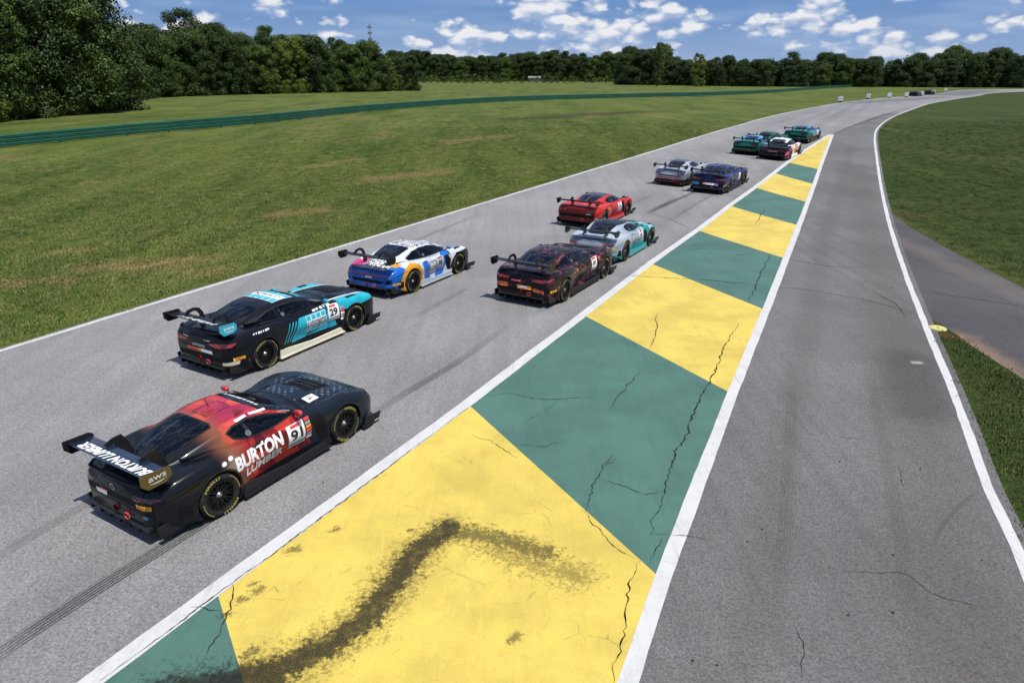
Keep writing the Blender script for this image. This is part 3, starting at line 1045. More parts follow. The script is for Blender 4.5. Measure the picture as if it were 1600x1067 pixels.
def crown_mesh(name, blobs, leaves, size, seed, mat):
    """blobs: (centre, radius) clumps; leaf-sized bent faces sit on and in each clump"""
    rg = np.random.default_rng(seed)
    C, Rr = [], []
    for (c, r) in blobs:
        n = int(leaves * r * r)
        u = rg.normal(size=(n, 3))
        u /= np.linalg.norm(u, axis=1)[:, None]
        rad = r * (0.42 + 0.85 * rg.random(n) ** 0.8)
        p = np.array(c) + u * rad[:, None] * np.array([1, 1, 0.78])
        C.append(p)
        Rr.append(u)
    P = np.concatenate(C)
    U = np.concatenate(Rr)
    n = len(P)
    nrm = U + rg.normal(size=(n, 3)) * 0.75 + np.array([0, 0, 0.35])
    nrm /= np.linalg.norm(nrm, axis=1)[:, None]
    t = np.cross(nrm, rg.normal(size=(n, 3)))
    t /= np.linalg.norm(t, axis=1)[:, None]
    bt = np.cross(nrm, t)
    s = size * (0.6 + 0.8 * rg.random(n))[:, None]
    v = np.empty((n, 4, 3))
    v[:, 0] = P - t * s * 0.9
    v[:, 1] = P - bt * s * 0.55 + nrm * s * 0.12
    v[:, 2] = P + t * s * 0.9
    v[:, 3] = P + bt * s * 0.55 + nrm * s * 0.12
    me = bpy.data.meshes.new(name)
    me.vertices.add(n * 4)
    me.vertices.foreach_set('co', v.reshape(-1))
    me.loops.add(n * 4)
    me.loops.foreach_set('vertex_index', np.arange(n * 4, dtype=np.int32))
    me.polygons.add(n)
    me.polygons.foreach_set('loop_start', np.arange(0, n * 4, 4, dtype=np.int32))
    me.update(calc_edges=True)
    me.materials.append(mat)
    return me


def make_tree(H, R, low, seed, mat, nb_=62, leaves=44, size=0.30, shape='round'):
    """returns (trunk mesh, crown mesh) of a tree H metres tall"""
    rnd = random.Random(seed)
    blobs = []
    lean = Vector((rnd.uniform(-.5, .5), rnd.uniform(-.5, .5), 0))
    for i in range(nb_):
        f = rnd.random() ** (1.1 if shape == 'round' else 0.85)
        z = low + (H - low) * f
        if shape == 'round':
            env = math.sin(math.pi * min(1, 0.22 + 0.74 * f)) ** 0.55
        elif shape == 'pine':
            env = (1.0 - f) ** 0.7 * 0.8 + 0.12 if f < .92 else 0.12
        else:
            env = (0.45 + 0.55 * f) * (1 if f < .8 else (1 - f) / .2 * .75 + .25)
        a = rnd.uniform(0, 6.283)
        rr = R * env * (rnd.random() ** 0.42)
        br = R * rnd.uniform(0.13, 0.30)
        blobs.append(((rr * math.cos(a) + lean.x * f, rr * math.sin(a) + lean.y * f, min(z, H - br * .6)), br))
    cm = crown_mesh("crown", blobs, leaves, size, seed, mat)
    bm = bmesh.new()
    n = 6
    pts = [Vector((lean.x * (i / n) ** 2, lean.y * (i / n) ** 2, H * 0.86 * i / n - (0.15 if i == 0 else 0))) for i in range(n + 1)]
    tube(bm, pts, [0.030 * H * 0.62 * (1 - i / n * 0.85) + 0.02 for i in range(n + 1)])
    for (c, r) in rnd.sample(blobs, 12):
        z0 = max(low * 0.8, c[2] * 0.62)
        s = Vector((lean.x * (z0 / H) ** 2, lean.y * (z0 / H) ** 2, z0))
        e = Vector(c)
        m = s.lerp(e, 0.5) + Vector((0, 0, -0.3))
        tube(bm, [s, m, e], [0.09, 0.06, 0.025], 6)
    return bm_mesh("trunk", bm, True), cm


PROTO = {
    'oak': make_tree(14, 4.6, 0.5, 1, LEAF_MID, 135, 230, 0.155),
    'oak2': make_tree(15, 4.2, 0.4, 2, LEAF_DARK, 135, 230, 0.155),
    'ash': make_tree(16, 3.8, 0.5, 3, LEAF_LIGHT, 125, 250, 0.15),
    'round': make_tree(12, 4.8, 0.3, 4, LEAF_DARK, 130, 220, 0.155),
    'tall': make_tree(18, 3.6, 1.2, 5, LEAF_MID, 115, 240, 0.155, 'vase'),
    'pine': make_tree(20, 5.0, 13.0, 6, LEAF_DARK, 30, 150, 0.20, 'vase'),
    'shrub': make_tree(3.2, 1.9, 0.1, 8, LEAF_MID, 30, 160, 0.13),
    'shrub2': make_tree(2.6, 1.7, 0.1, 9, LEAF_LIGHT, 26, 160, 0.13),
}
trnd = random.Random(11)


def tree(kind, x, y, s, label, group=None, name="broadleaf_tree", cat="tree", sz=1.0):
    t = empty(name, (x, y, gz(y) - 0.05), trnd.uniform(0, 6.28))
    t.scale = (s * trnd.uniform(.9, 1.12), s * trnd.uniform(.9, 1.12), s * sz * trnd.uniform(.92, 1.04))
    tm, cm = PROTO[kind]
    if not tm.materials: tm.materials.append(BARK)
    link("trunk", tm, None, t)
    link("crown", cm, None, t)
    return setp(t, label, cat, group)


def along(px, step):
    pts = densify(GP(px), 0.5)
    out, acc_ = [pts[0]], 0
    for a, b_ in zip(pts, pts[1:]):
        acc_ += (b_ - a).length
        if acc_ >= step:
            out.append(b_)
            acc_ = 0
    return out


def pick(w): return trnd.choice(w)


MIXW = ['oak', 'oak2', 'ash', 'round', 'oak2', 'tall', 'oak']
# near wood at the left: a clump that stands forward, then the receding edge
edge1 = along([(-150, 203), (-60, 196), (0, 190), (60, 184.5), (125, 177.5), (160, 171)], 4.4)
for i, p in enumerate(edge1):
    back = Vector((-0.45, 0.9))
    for row in range(4):
        q = p + back * (2.4 + row * 5.5) + Vector((trnd.uniform(-1.4, 1.4), trnd.uniform(-1.4, 1.4)))
        k = ['ash', 'oak', 'ash', 'tall', 'oak2'][i % 5] if row == 0 else pick(MIXW)
        H0 = {'oak': 14, 'oak2': 15, 'ash': 16, 'round': 12, 'tall': 18}[k]
        want = (15.2 if row == 0 else 17.0) * trnd.uniform(0.88, 1.1) * (0.86 if i >= len(edge1) - 2 else 1)
        if row == 0:
            tree(k, q.x, q.y, want / H0, "leafy green tree in the front row of the near wood at the far left", "front row of the near wood at left")
        else:
            tree(k, q.x, q.y, want / H0, "tree deeper in the near wood at left, behind its front row", "trees deeper in the near wood at left")
edge2 = along([(188, 158), (200, 153.5), (300, 150.5), (400, 148), (520, 145), (640, 142.3)], 5.6)
for i, p in enumerate(edge2):
    f = i / len(edge2)
    for row in range(4):
        q = p + Vector((-0.55, 0.84)) * (2.6 + row * 6.5) + Vector((trnd.uniform(-1.8, 1.8), trnd.uniform(-1.8, 1.8)))
        k = pick(['oak', 'oak2', 'round', 'ash', 'oak2']) if row < 2 else pick(MIXW)
        H0 = {'oak': 14, 'oak2': 15, 'ash': 16, 'round': 12, 'tall': 18}[k]
        want = (12.4 + 2.4 * math.sin(math.pi * f) + 1.0 * math.sin(i * 1.7) + (0.9 if row > 1 else 0)) * trnd.uniform(0.9, 1.08) * (1.0 if f < .6 else 1.0 - .45 * (f - .6))
        if row == 0:
            tree(k, q.x, q.y, want / H0, "tree in the front row of the wood edge receding behind the green guardrail", "front row of the receding wood edge")
        else:
            tree(k, q.x, q.y, want / H0, "tree behind the front row of the receding wood edge at left", "trees behind the receding wood edge")
    if i % 2 == 0:
        q = p + Vector((trnd.uniform(-1, 1), trnd.uniform(-1.2, .3)))
        tree(pick(['shrub', 'shrub2']), q.x, q.y, trnd.uniform(.7, 1.2), "low shrub at the foot of the receding wood edge", "shrubs along the receding wood edge", "shrub", "shrub")
for i, p in enumerate(edge1):
    for _ in range(2):
        q = p + Vector((trnd.uniform(-1.6, 1.6), trnd.uniform(-1.6, .6)))
        tree(pick(['shrub', 'shrub2', 'shrub']), q.x, q.y, trnd.uniform(.6, 1.2), "low shrub at the foot of the near wood, far left", "shrubs along the near wood", "shrub", "shrub")
for (u, v, k, s) in [(630, 142.3, 'shrub', 1.6), (640, 142.2, 'shrub2', 1.6), (650, 142.1, 'shrub', 1.1)]:
    p = G(u, v)
    tree(k, p.x, p.y, s, "bush at the right end of the receding wood edge", "bushes at the end of the wood edge", "shrub", "shrub")
# the tall pine that stands above the wood
p = G(326, 149.0)
q = p.to_2d() + Vector((-0.55, 0.84)) * 18
tree('pine', q.x, q.y, 1.08, "tall open-crowned pine rising above the wood at upper left", None, "pine_tree")
p = G(428, 147.4)
tree('tall', p.x - 3, p.y + 8, 0.93, "tall tree standing above the middle of the receding wood edge", None)
# far wood across the field, right hand part nearer
edge3 = along([(985, 133.2), (1040, 133.6), (1100, 134.8), (1200, 136), (1300, 136.4), (1400, 136.6), (1500, 137.2), (1640, 138)], 7.0)
for i, p in enumerate(edge3):
    u = i / len(edge3)
    for row in range(3):
        q = p + Vector((3.5 * (row % 2), 5 + row * 7.0)) + Vector((trnd.uniform(-2.2, 2.2), trnd.uniform(-2, 2)))
        k = pick(['round', 'oak2', 'oak', 'oak2', 'round'])
        H0 = {'oak': 14, 'oak2': 15, 'ash': 16, 'round': 12, 'tall': 18}[k]
        want = (13.6 + 1.6 * math.sin(i * 0.9) + 1.2 * math.sin(i * .31 + 1) + row * 0.8) * trnd.uniform(0.88, 1.1) * (1.08 if u < .1 else 0.82)
        tree(k, q.x, q.y, want / H0 * 1.0, "tree in the front row of the far wood beyond the bend" if row == 0 else "tree in the back rows of the far wood beyond the bend", "front row of the far wood" if row == 0 else "back rows of the far wood")
for (u, h, k) in [(1035, 17.5, 'tall'), (1248, 15.0, 'oak2'), (1520, 15.6, 'oak'), (1505, 15.0, 'oak2'), (1100, 14.8, 'ash')]:
    p = G(u, 136.2)
    tree(k, p.x, p.y + 12, h / {'oak': 14, 'oak2': 15, 'ash': 16, 'tall': 18}[k], "tall tree standing above the far wood beyond the bend", "tall trees above the far wood")
# most distant wood behind the hedge row
edge4 = along([(610, 127.6), (700, 127.6), (800, 127.4), (900, 127.4), (1010, 128.5)], 9.0)
for i, p in enumerate(edge4):
    for row in range(3):
        q = p + Vector((4.5 * (row % 2), 1.0 * (6 + row * 10.0))) + Vector((trnd.uniform(-3, 3), trnd.uniform(-3, 3)))
        k = pick(['round', 'oak2', 'oak', 'oak2'])
        H0 = {'oak': 14, 'oak2': 15, 'round': 12}[k]
        want = (19.5 + 1.8 * math.sin(i * 0.6)) * trnd.uniform(0.88, 1.12) * (1 + .06 * row)
        tree(k, q.x, q.y, want / H0, "tree of the most distant wood behind the row of bushes", "most distant wood")
# the mass of the woods behind the rows one can tell apart
def wood_mass(name, spots, label, seed):
    rg = np.random.default_rng(seed)
    blobs = []
    for (x, y, h, r) in spots:
        for _ in range(20):
            f = rg.random()
            a = rg.random() * 6.283
            env = math.sin(math.pi * min(1, .25 + .7 * f)) ** .55
            rr_ = r * env * rg.random() ** .45
            blobs.append(((x + rr_ * math.cos(a), y + rr_ * math.sin(a), gz(y) + .4 + (h - 1.2) * f), r * rg.uniform(.22, .42)))
    o = link(name, crown_mesh(name, blobs, 26, .42, seed, LEAF_DARK))
    return setp(o, label, "wood", kind="stuff")


sp_ = []
for i, p in enumerate(edge3):
    for row in range(3):
        sp_.append((p.x + trnd.uniform(-3, 3) + 3.5, p.y + 12 + row * 8 + trnd.uniform(-2, 2), 11.5 * trnd.uniform(.9, 1.08), 5.2))
wood_mass("far_wood_mass", sp_, "dark mass of foliage deep in the far wood beyond the bend", 71)
sp_ = []
for i, p in enumerate(edge4):
    for row in range(2):
        sp_.append((p.x + trnd.uniform(-4, 4), p.y + 18 + row * 12 + trnd.uniform(-3, 3), 17.5 * trnd.uniform(.9, 1.1), 7.5))
wood_mass("distant_wood_mass", sp_, "dark mass of foliage deep in the most distant wood", 72)
for i in range(30):
    u = 662 + i * 11
    p = G(u, 129.9 if u < 800 else 129.6)
    tree(pick(['shrub', 'shrub2']), p.x, p.y + trnd.uniform(-3, 3), trnd.uniform(1.2, 2.0), "small dark bush in the row at the far end of the field", "row of bushes across the field", "shrub", "shrub")


# ------------------------------------------------------------------ radio mast, shed, markers
STEEL = material("galvanised_steel", (0.20, 0.21, 0.23), 0.5, 0.4)
mx, my = -133.0, 700
mast = setp(empty("radio_mast", (mx, my, gz(my))), "slim grey lattice radio mast rising behind the distant trees", "mast")
bm = bmesh.new()
MH = 49
for k in range(3):
    a = k * 2.0944
    tube(bm, [Vector((1.25 * math.cos(a), 1.25 * math.sin(a), 0)), Vector((0.62 * math.cos(a), 0.62 * math.sin(a), MH))], [.13, .11], 6)
link("leg_frame", bm_mesh("leg_frame", bm), STEEL, mast)
bm = bmesh.new()
for j in range(24):
    for k in range(3):
        a, b_ = k * 2.0944, (k + 1) * 2.0944
        z0, z1 = j * MH / 24, (j + 1) * MH / 24
        r0, r1 = 1.25 - .63 * z0 / MH, 1.25 - .63 * z1 / MH
        tube(bm, [Vector((r0 * math.cos(a), r0 * math.sin(a), z0)), Vector((r1 * math.cos(b_), r1 * math.sin(b_), z1))], [.05, .05], 4)
link("lattice", bm_mesh("lattice", bm), STEEL, mast)
for z in (46.5, 41.5, 36.5):
    bm = bmesh.new()
    for k in range(3):
        a = k * 2.0944 + 0.5
        for s_ in (-0.8, 0, .8):
            box(bm, (1.5 * math.cos(a) - s_ * math.sin(a), 1.5 * math.sin(a) + s_ * math.cos(a), z), (0.28, 0.4, 2.0), Matrix.Rotation(a, 4, 'Z'))
        tube(bm, [Vector((0, 0, z)), Vector((1.5 * math.cos(a), 1.5 * math.sin(a), z))], [.06, .06], 5)
    link("antenna_array", bm_mesh("antenna_array", bm), STEEL, mast)
bm = bmesh.new()
tube(bm, [Vector((0, 0, MH)), Vector((0, 0, MH + 3))], [.06, .03], 6)
link("lightning_rod", bm_mesh("lightning_rod", bm), STEEL, mast)

p = G(835, 128.2)
shed = setp(empty("field_shed", (p.x, p.y, p.z)), "small pale metal-roofed shed among the bushes at the field end", "shed")
bm = bmesh.new()
box(bm, (0, 0, 1.4), (9.0, 4.5, 2.8))
link("wall", bm_mesh("wall", bm), material("shed_wall", (0.10, 0.10, 0.10), 0.8), shed)
bm = bmesh.new()
vs = [bm.verts.new(c) for c in [(-5, -2.7, 2.75), (5, -2.7, 2.75), (5, 0, 4.1), (-5, 0, 4.1), (-5, 2.7, 2.75), (5, 2.7, 2.75)]]
bm.faces.new((vs[0], vs[1], vs[2], vs[3])); bm.faces.new((vs[3], vs[2], vs[5], vs[4]))
o = link("roof", bm_mesh("roof", bm), material("shed_roof", (0.17, 0.18, 0.19), 0.6, 0.1), shed)
o.modifiers.new("sheet", 'SOLIDIFY').thickness = 0.08
bm = bmesh.new()
box(bm, (1.2, -2.28, 1.1), (2.4, 0.06, 2.2))
link("door", bm_mesh("door", bm), material("shed_door", (0.22, 0.21, 0.2), 0.7), shed)

MWHITE = material("marker_white", rough=0.5, fn=lambda nb, b: nb.mix(nb.noise(nb.pos(), 4, 4).ss(.4, .7), (0.78, 0.78, 0.76), (0.62, 0.61, 0.58)))
MDARK = material("marker_dark", (0.03, 0.03, 0.03), 0.6)
ords = ["first", "second", "third", "fourth", "fifth", "sixth", "seventh"]
for i, (u, v) in enumerate([(1312.4, 160), (1356, 155), (1389, 153.2), (1416, 152.2), (1440, 150.4), (1458, 147.8), (1477, 143.8)]):
    p = G(u, v)
    t = setp(empty("track_marker", (p.x, p.y, p.z), -TRK), ords[i] + " white marker block along the left track edge, counted towards the bend", "marker", "white marker blocks at the far bend")
    bm = bmesh.new()
    box(bm, (0, 0, 0.62), (0.86, 0.42, 0.86))
    bmesh.ops.bevel(bm, geom=bm.edges[:], offset=0.05, segments=2, affect='EDGES')
    link("block", bm_mesh("block", bm), MWHITE, t)
    bm = bmesh.new()
    box(bm, (0, 0, 0.10), (0.6, 0.34, 0.20))
    link("foot", bm_mesh("foot", bm), MDARK, t)
p = G(1348, 136.2)
t = setp(empty("marshal_board", (p.x, p.y, p.z), -TRK), "small orange board at the far end of the green guardrail", "board")
bm = bmesh.new()
box(bm, (0, 0, 1.0), (1.3, 0.06, 1.0))
link("panel", bm_mesh("panel", bm), material("orange_board", (0.65, 0.12, 0.04), 0.6), t)
bm = bmesh.new()
for s_ in (-.5, .5): box(bm, (s_, 0.06, 0.5), (0.07, 0.06, 1.0))
link("stand", bm_mesh("stand", bm), MDARK, t)
# ================================================================== racing cars
# local axes: x forward, y to the car's left, z up, origin on the ground below the middle of the wheelbase
def pchip(keys):
    keys = sorted(keys)
    xs = np.array([k[0] for k in keys], float)
    ys = np.array([k[1] for k in keys], float)
    h = np.diff(xs)
    d = np.diff(ys) / h
    m = np.zeros(len(xs))
    m[0], m[-1] = d[0], d[-1]
    for i in range(1, len(xs) - 1):
        if d[i - 1] * d[i] > 0:
            w1, w2 = 2 * h[i] + h[i - 1], h[i] + 2 * h[i - 1]
            m[i] = (w1 + w2) / (w1 / d[i - 1] + w2 / d[i])

    def f(x):
        x = min(max(x, xs[0]), xs[-1])
        i = int(min(max(np.searchsorted(xs, x) - 1, 0), len(h) - 1))
        t = (x - xs[i]) / h[i]
        return float(ys[i] * (2 * t ** 3 - 3 * t * t + 1) + m[i] * h[i] * (t ** 3 - 2 * t * t + t) + ys[i + 1] * (3 * t * t - 2 * t ** 3) + m[i + 1] * h[i] * (t ** 3 - t * t))
    return f


TYPES = {
    # long bonnet, cabin set back, fastback tail
    'gt': dict(wb=2.665,
        W=[(-2.44, .66), (-2.40, .76), (-2.30, .86), (-2.1, .94), (-1.75, 1.0), (-1.33, 1.02), (-.95, .995), (-.6, .945), (0, .92), (.5, .92), (.8, .935), (1.0, .975), (1.33, 1.01), (1.75, 1.0), (2.0, .945), (2.15, .86), (2.25, .72), (2.31, .48)],
        zs=[(-2.44, .72), (-2.3, .80), (-2.05, .875), (-1.6, .93), (-1.3, .94), (-.9, .91), (-.4, .87), (.3, .845), (.8, .85), (1.1, .875), (1.4, .87), (1.8, .79), (2.1, .67), (2.25, .57), (2.31, .50)],
        zc=[(-2.44, .84), (-2.34, .91), (-2.2, .94), (-1.9, .95), (-1.2, .93), (0, .9), (.45, .95), (.9, .945), (1.4, .89), (1.9, .765), (2.15, .65), (2.31, .54)],
        zb=[(-2.44, .27), (-2.2, .24), (-1.95, .2), (-1.7, .10), (1.75, .1), (2.1, .12), (2.31, .2)],
        zr=[(.68, .86), (.48, .965), (.2, 1.09), (-.1, 1.195), (-.35, 1.232), (-.6, 1.238), (-.9, 1.213), (-1.2, 1.155), (-1.5, 1.075), (-1.8, .985), (-2.02, .915), (-2.12, .86)],
        yt=[(.68, .64), (.2, .60), (-.3, .56), (-.7, .545), (-1.2, .51), (-1.7, .44), (-2.12, .36)],
        yb=[(.68, .80), (0, .815), (-.6, .80), (-1.1, .745), (-1.6, .64), (-2.12, .50)],
        side=[(.36, .915), (.10, 1.02), (-.16, 1.105), (-.45, 1.145), (-.72, 1.13), (-.86, 1.08), (-.80, .985), (-.60, .925), (-.2, .905)],
        shield=[(.56, 0), (.50, .36), (.36, .62), (.22, .66), (-.14, .555), (-.20, .3), (-.22, 0)],
        rear=[(-.92, 0), (-.92, .36), (-.96, .45), (-1.5, .40), (-1.78, .33), (-1.86, .2), (-1.88, 0)],
        wing=dict(x=-2.28, z=1.13, half=.945, chord=.36, mount='pylon')),
    # boxier coupe with boot lid and kicked-up tail
    'coupe': dict(wb=2.917,
        W=[(-2.50, .70), (-2.46, .80), (-2.36, .89), (-2.15, .955), (-1.8, 1.0), (-1.46, 1.02), (-1.05, .99), (-.6, .94), (.3, .925), (.85, .935), (1.12, .985), (1.46, 1.015), (1.9, .995), (2.2, .93), (2.38, .82), (2.47, .65), (2.50, .45)],
        zs=[(-2.50, .80), (-2.4, .92), (-2.2, .98), (-1.8, 1.0), (-1.4, .985), (-.9, .95), (-.2, .92), (.6, .905), (1.0, .915), (1.46, .925), (1.9, .87), (2.2, .79), (2.4, .68), (2.50, .56)],
        zc=[(-2.50, .90), (-2.46, 1.02), (-2.36, 1.055), (-2.1, 1.04), (-1.5, 1.02), (0, .95), (.6, .99), (1.0, .985), (1.6, .925), (2.1, .845), (2.35, .745), (2.5, .62)],
        zb=[(-2.50, .29), (-2.3, .25), (-2.0, .18), (-1.8, .10), (1.9, .1), (2.3, .12), (2.5, .2)],
        zr=[(.92, .90), (.70, 1.0), (.38, 1.13), (.06, 1.245), (-.2, 1.292), (-.5, 1.312), (-.85, 1.297), (-1.2, 1.24), (-1.55, 1.15), (-1.9, 1.05), (-2.1, .98)],
        yt=[(.92, .64), (.3, .61), (-.3, .585), (-.9, .56), (-1.4, .52), (-2.1, .43)],
        yb=[(.92, .80), (.2, .815), (-.6, .81), (-1.2, .775), (-1.7, .70), (-2.1, .62)],
        side=[(.58, .965), (.30, 1.07), (.02, 1.17), (-.30, 1.215), (-.75, 1.21), (-1.05, 1.16), (-1.38, 1.05), (-1.30, .99), (-.9, .97), (-.2, .955)],
        shield=[(.80, 0), (.74, .36), (.58, .62), (.42, .66), (.02, .575), (-.03, .3), (-.05, 0)],
        rear=[(-1.08, 0), (-1.08, .40), (-1.12, .49), (-1.6, .47), (-1.84, .42), (-1.90, .2), (-1.91, 0)],
        wing=dict(x=-2.36, z=1.22, half=.945, chord=.34, mount='swan')),
    # rear-engined fastback with round wings
    'fastback': dict(wb=2.507,
        W=[(-2.30, .68), (-2.26, .78), (-2.14, .88), (-1.9, .965), (-1.6, 1.01), (-1.25, 1.025), (-.85, .99), (-.5, .935), (.3, .90), (.65, .91), (.95, .965), (1.25, 1.0), (1.6, .985), (1.9, .915), (2.1, .80), (2.2, .65), (2.26, .45)],
        zs=[(-2.30, .70), (-2.15, .78), (-1.8, .86), (-1.3, .915), (-.9, .90), (-.3, .865), (.4, .85), (.9, .87), (1.25, .885), (1.6, .85), (1.9, .76), (2.1, .66), (2.26, .54)],
        zc=[(-2.30, .76), (-2.22, .85), (-2.0, .885), (-1.5, .91), (0, .88), (.8, .86), (1.2, .80), (1.7, .715), (2.0, .63), (2.26, .52)],
        zb=[(-2.30, .31), (-2.1, .27), (-1.8, .18), (-1.55, .10), (1.65, .1), (2.05, .12), (2.26, .2)],
        zr=[(1.12, .80), (.92, .90), (.6, 1.06), (.3, 1.19), (.05, 1.255), (-.2, 1.275), (-.5, 1.268), (-.9, 1.205), (-1.3, 1.105), (-1.7, .985), (-2.0, .885), (-2.1, .83)],
        yt=[(1.12, .64), (.5, .61), (0, .575), (-.6, .55), (-1.2, .50), (-2.1, .38)],
        yb=[(1.12, .78), (.4, .80), (-.4, .80), (-1.0, .75), (-1.5, .66), (-2.1, .55)],
        side=[(.78, .915), (.50, 1.03), (.24, 1.125), (-.05, 1.175), (-.45, 1.18), (-.80, 1.13), (-1.16, 1.0), (-1.10, .94), (-.7, .92), (0, .905)],
        shield=[(.98, 0), (.92, .36), (.78, .60), (.62, .65), (.20, .57), (.14, .3), (.12, 0)],
        rear=[(-.72, 0), (-.72, .38), (-.76, .46), (-1.2, .44), (-1.5, .38), (-1.56, .2), (-1.57, 0)],
        wing=dict(x=-2.22, z=1.20, half=.935, chord=.33, mount='swan')),
    # mid-engined wedge, cabin forward
    'mid': dict(wb=2.68,
        W=[(-2.28, .82), (-2.24, .90), (-2.12, .96), (-1.9, 1.0), (-1.34, 1.02), (-.9, .98), (-.5, .935), (.2, .91), (.6, .92), (.95, .97), (1.34, 1.01), (1.7, .99), (2.0, .92), (2.2, .78), (2.3, .55), (2.34, .35)],
        zs=[(-2.28, .80), (-2.15, .88), (-1.8, .93), (-1.3, .945), (-.9, .92), (-.3, .85), (.4, .81), (.9, .835), (1.34, .845), (1.7, .80), (2.0, .70), (2.2, .60), (2.34, .50)],
        zc=[(-2.28, .86), (-2.22, .935), (-2.05, .95), (-1.5, .94), (0, .84), (.9, .80), (1.34, .735), (1.8, .645), (2.1, .56), (2.34, .48)],
        zb=[(-2.28, .31), (-2.1, .27), (-1.8, .2), (-1.6, .10), (1.75, .1), (2.1, .12), (2.34, .2)],
        zr=[(1.30, .74), (1.05, .85), (.65, 1.01), (.28, 1.125), (0, 1.162), (-.4, 1.165), (-.8, 1.125), (-1.2, 1.05), (-1.6, .97), (-1.9, .90), (-2.0, .85)],
        yt=[(1.30, .64), (.6, .60), (0, .56), (-.6, .54), (-1.2, .48), (-2.0, .38)],
        yb=[(1.30, .78), (.5, .80), (-.3, .80), (-.8, .75), (-1.3, .64), (-2.0, .5)],
        side=[(.86, .875), (.55, .98), (.25, 1.05), (-.1, 1.08), (-.45, 1.07), (-.72, 1.01), (-.70, .93), (-.4, .885), (.1, .865)],
        shield=[(1.16, 0), (1.10, .36), (.92, .60), (.74, .65), (.22, .565), (.16, .3), (.14, 0)],
        rear=[(-.62, 0), (-.62, .36), (-.66, .45), (-1.2, .41), (-1.45, .35), (-1.5, .2), (-1.5, 0)],
        wing=dict(x=-2.14, z=1.12, half=.935, chord=.32, mount='pylon')),
}


# rear overhangs as seen in the photograph
for _k, _f in (('gt', .90), ('coupe', .92), ('fastback', .94), ('mid', .95)):
    _T = TYPES[_k]
    _a = -_T['wb'] / 2
    def _sq(x, a=_a, f=_f): return a + (x - a) * f if x < a else x
    for _q in ('W', 'zs', 'zc', 'zb', 'zr', 'yt', 'yb', 'side', 'rear'):
        _T[_q] = [(round(_sq(p[0]), 4), p[1]) for p in _T[_q]]
    _T['wing']['x'] = _sq(_T['wing']['x'])


def spline_pts(P, n):
    """catmull-rom through half-section points"""
    Q = catmull([Vector((p[0], p[1], 0)) for p in P], n)
    return [(q.x, q.y) for q in Q]


def loft(bm, rings, mi=0):
    """rings: half sections from the bottom centre to the top centre, mirrored and skinned, ends capped"""
    prev = None
    first = None
    for x, half in rings:
        full = [(y, z) for y, z in half] + [(-y, z) for y, z in reversed(half[1:-1])]
        ring = [bm.verts.new((x, y, z)) for y, z in full]
        n = len(ring)
        if prev:
            for k in range(n):
                f = bm.faces.new((prev[k], ring[k], ring[(k + 1) % n], prev[(k + 1) % n]))
                f.material_index = mi
        else:
            first = ring
        prev = ring
    for r in (first, prev):
        f = bm.faces.new(r)
        f.material_index = mi


def stations(a, b, n, extra):
    s = [a + (b - a) * i / n for i in range(n + 1)] + extra
    return sorted(set(round(v, 4) for v in s))


def plate(bm, outline, axis, c, th):
    """extruded outline: axis 'y' outline in (x, z); 'z' outline in (x, y); 'x' outline in (y, z)"""
    def p(a, b_, o):
        return {'y': (a, c + o, b_), 'z': (a, b_, c + o), 'x': (c + o, a, b_)}[axis]
    A = [bm.verts.new(p(a, b_, -th / 2)) for a, b_ in outline]
    B = [bm.verts.new(p(a, b_, th / 2)) for a, b_ in outline]
    bm.faces.new(A)
    bm.faces.new(list(reversed(B)))
    n = len(A)
    for i in range(n):
        bm.faces.new((A[i], B[i], B[(i + 1) % n], A[(i + 1) % n]))
    bmesh.ops.recalc_face_normals(bm, faces=bm.faces[:])
    return bm


BODY_CACHE = {}
WHEEL_BLACK = material("wheel_well_black", (0.006, 0.006, 0.006), 0.9, spec=0.1)


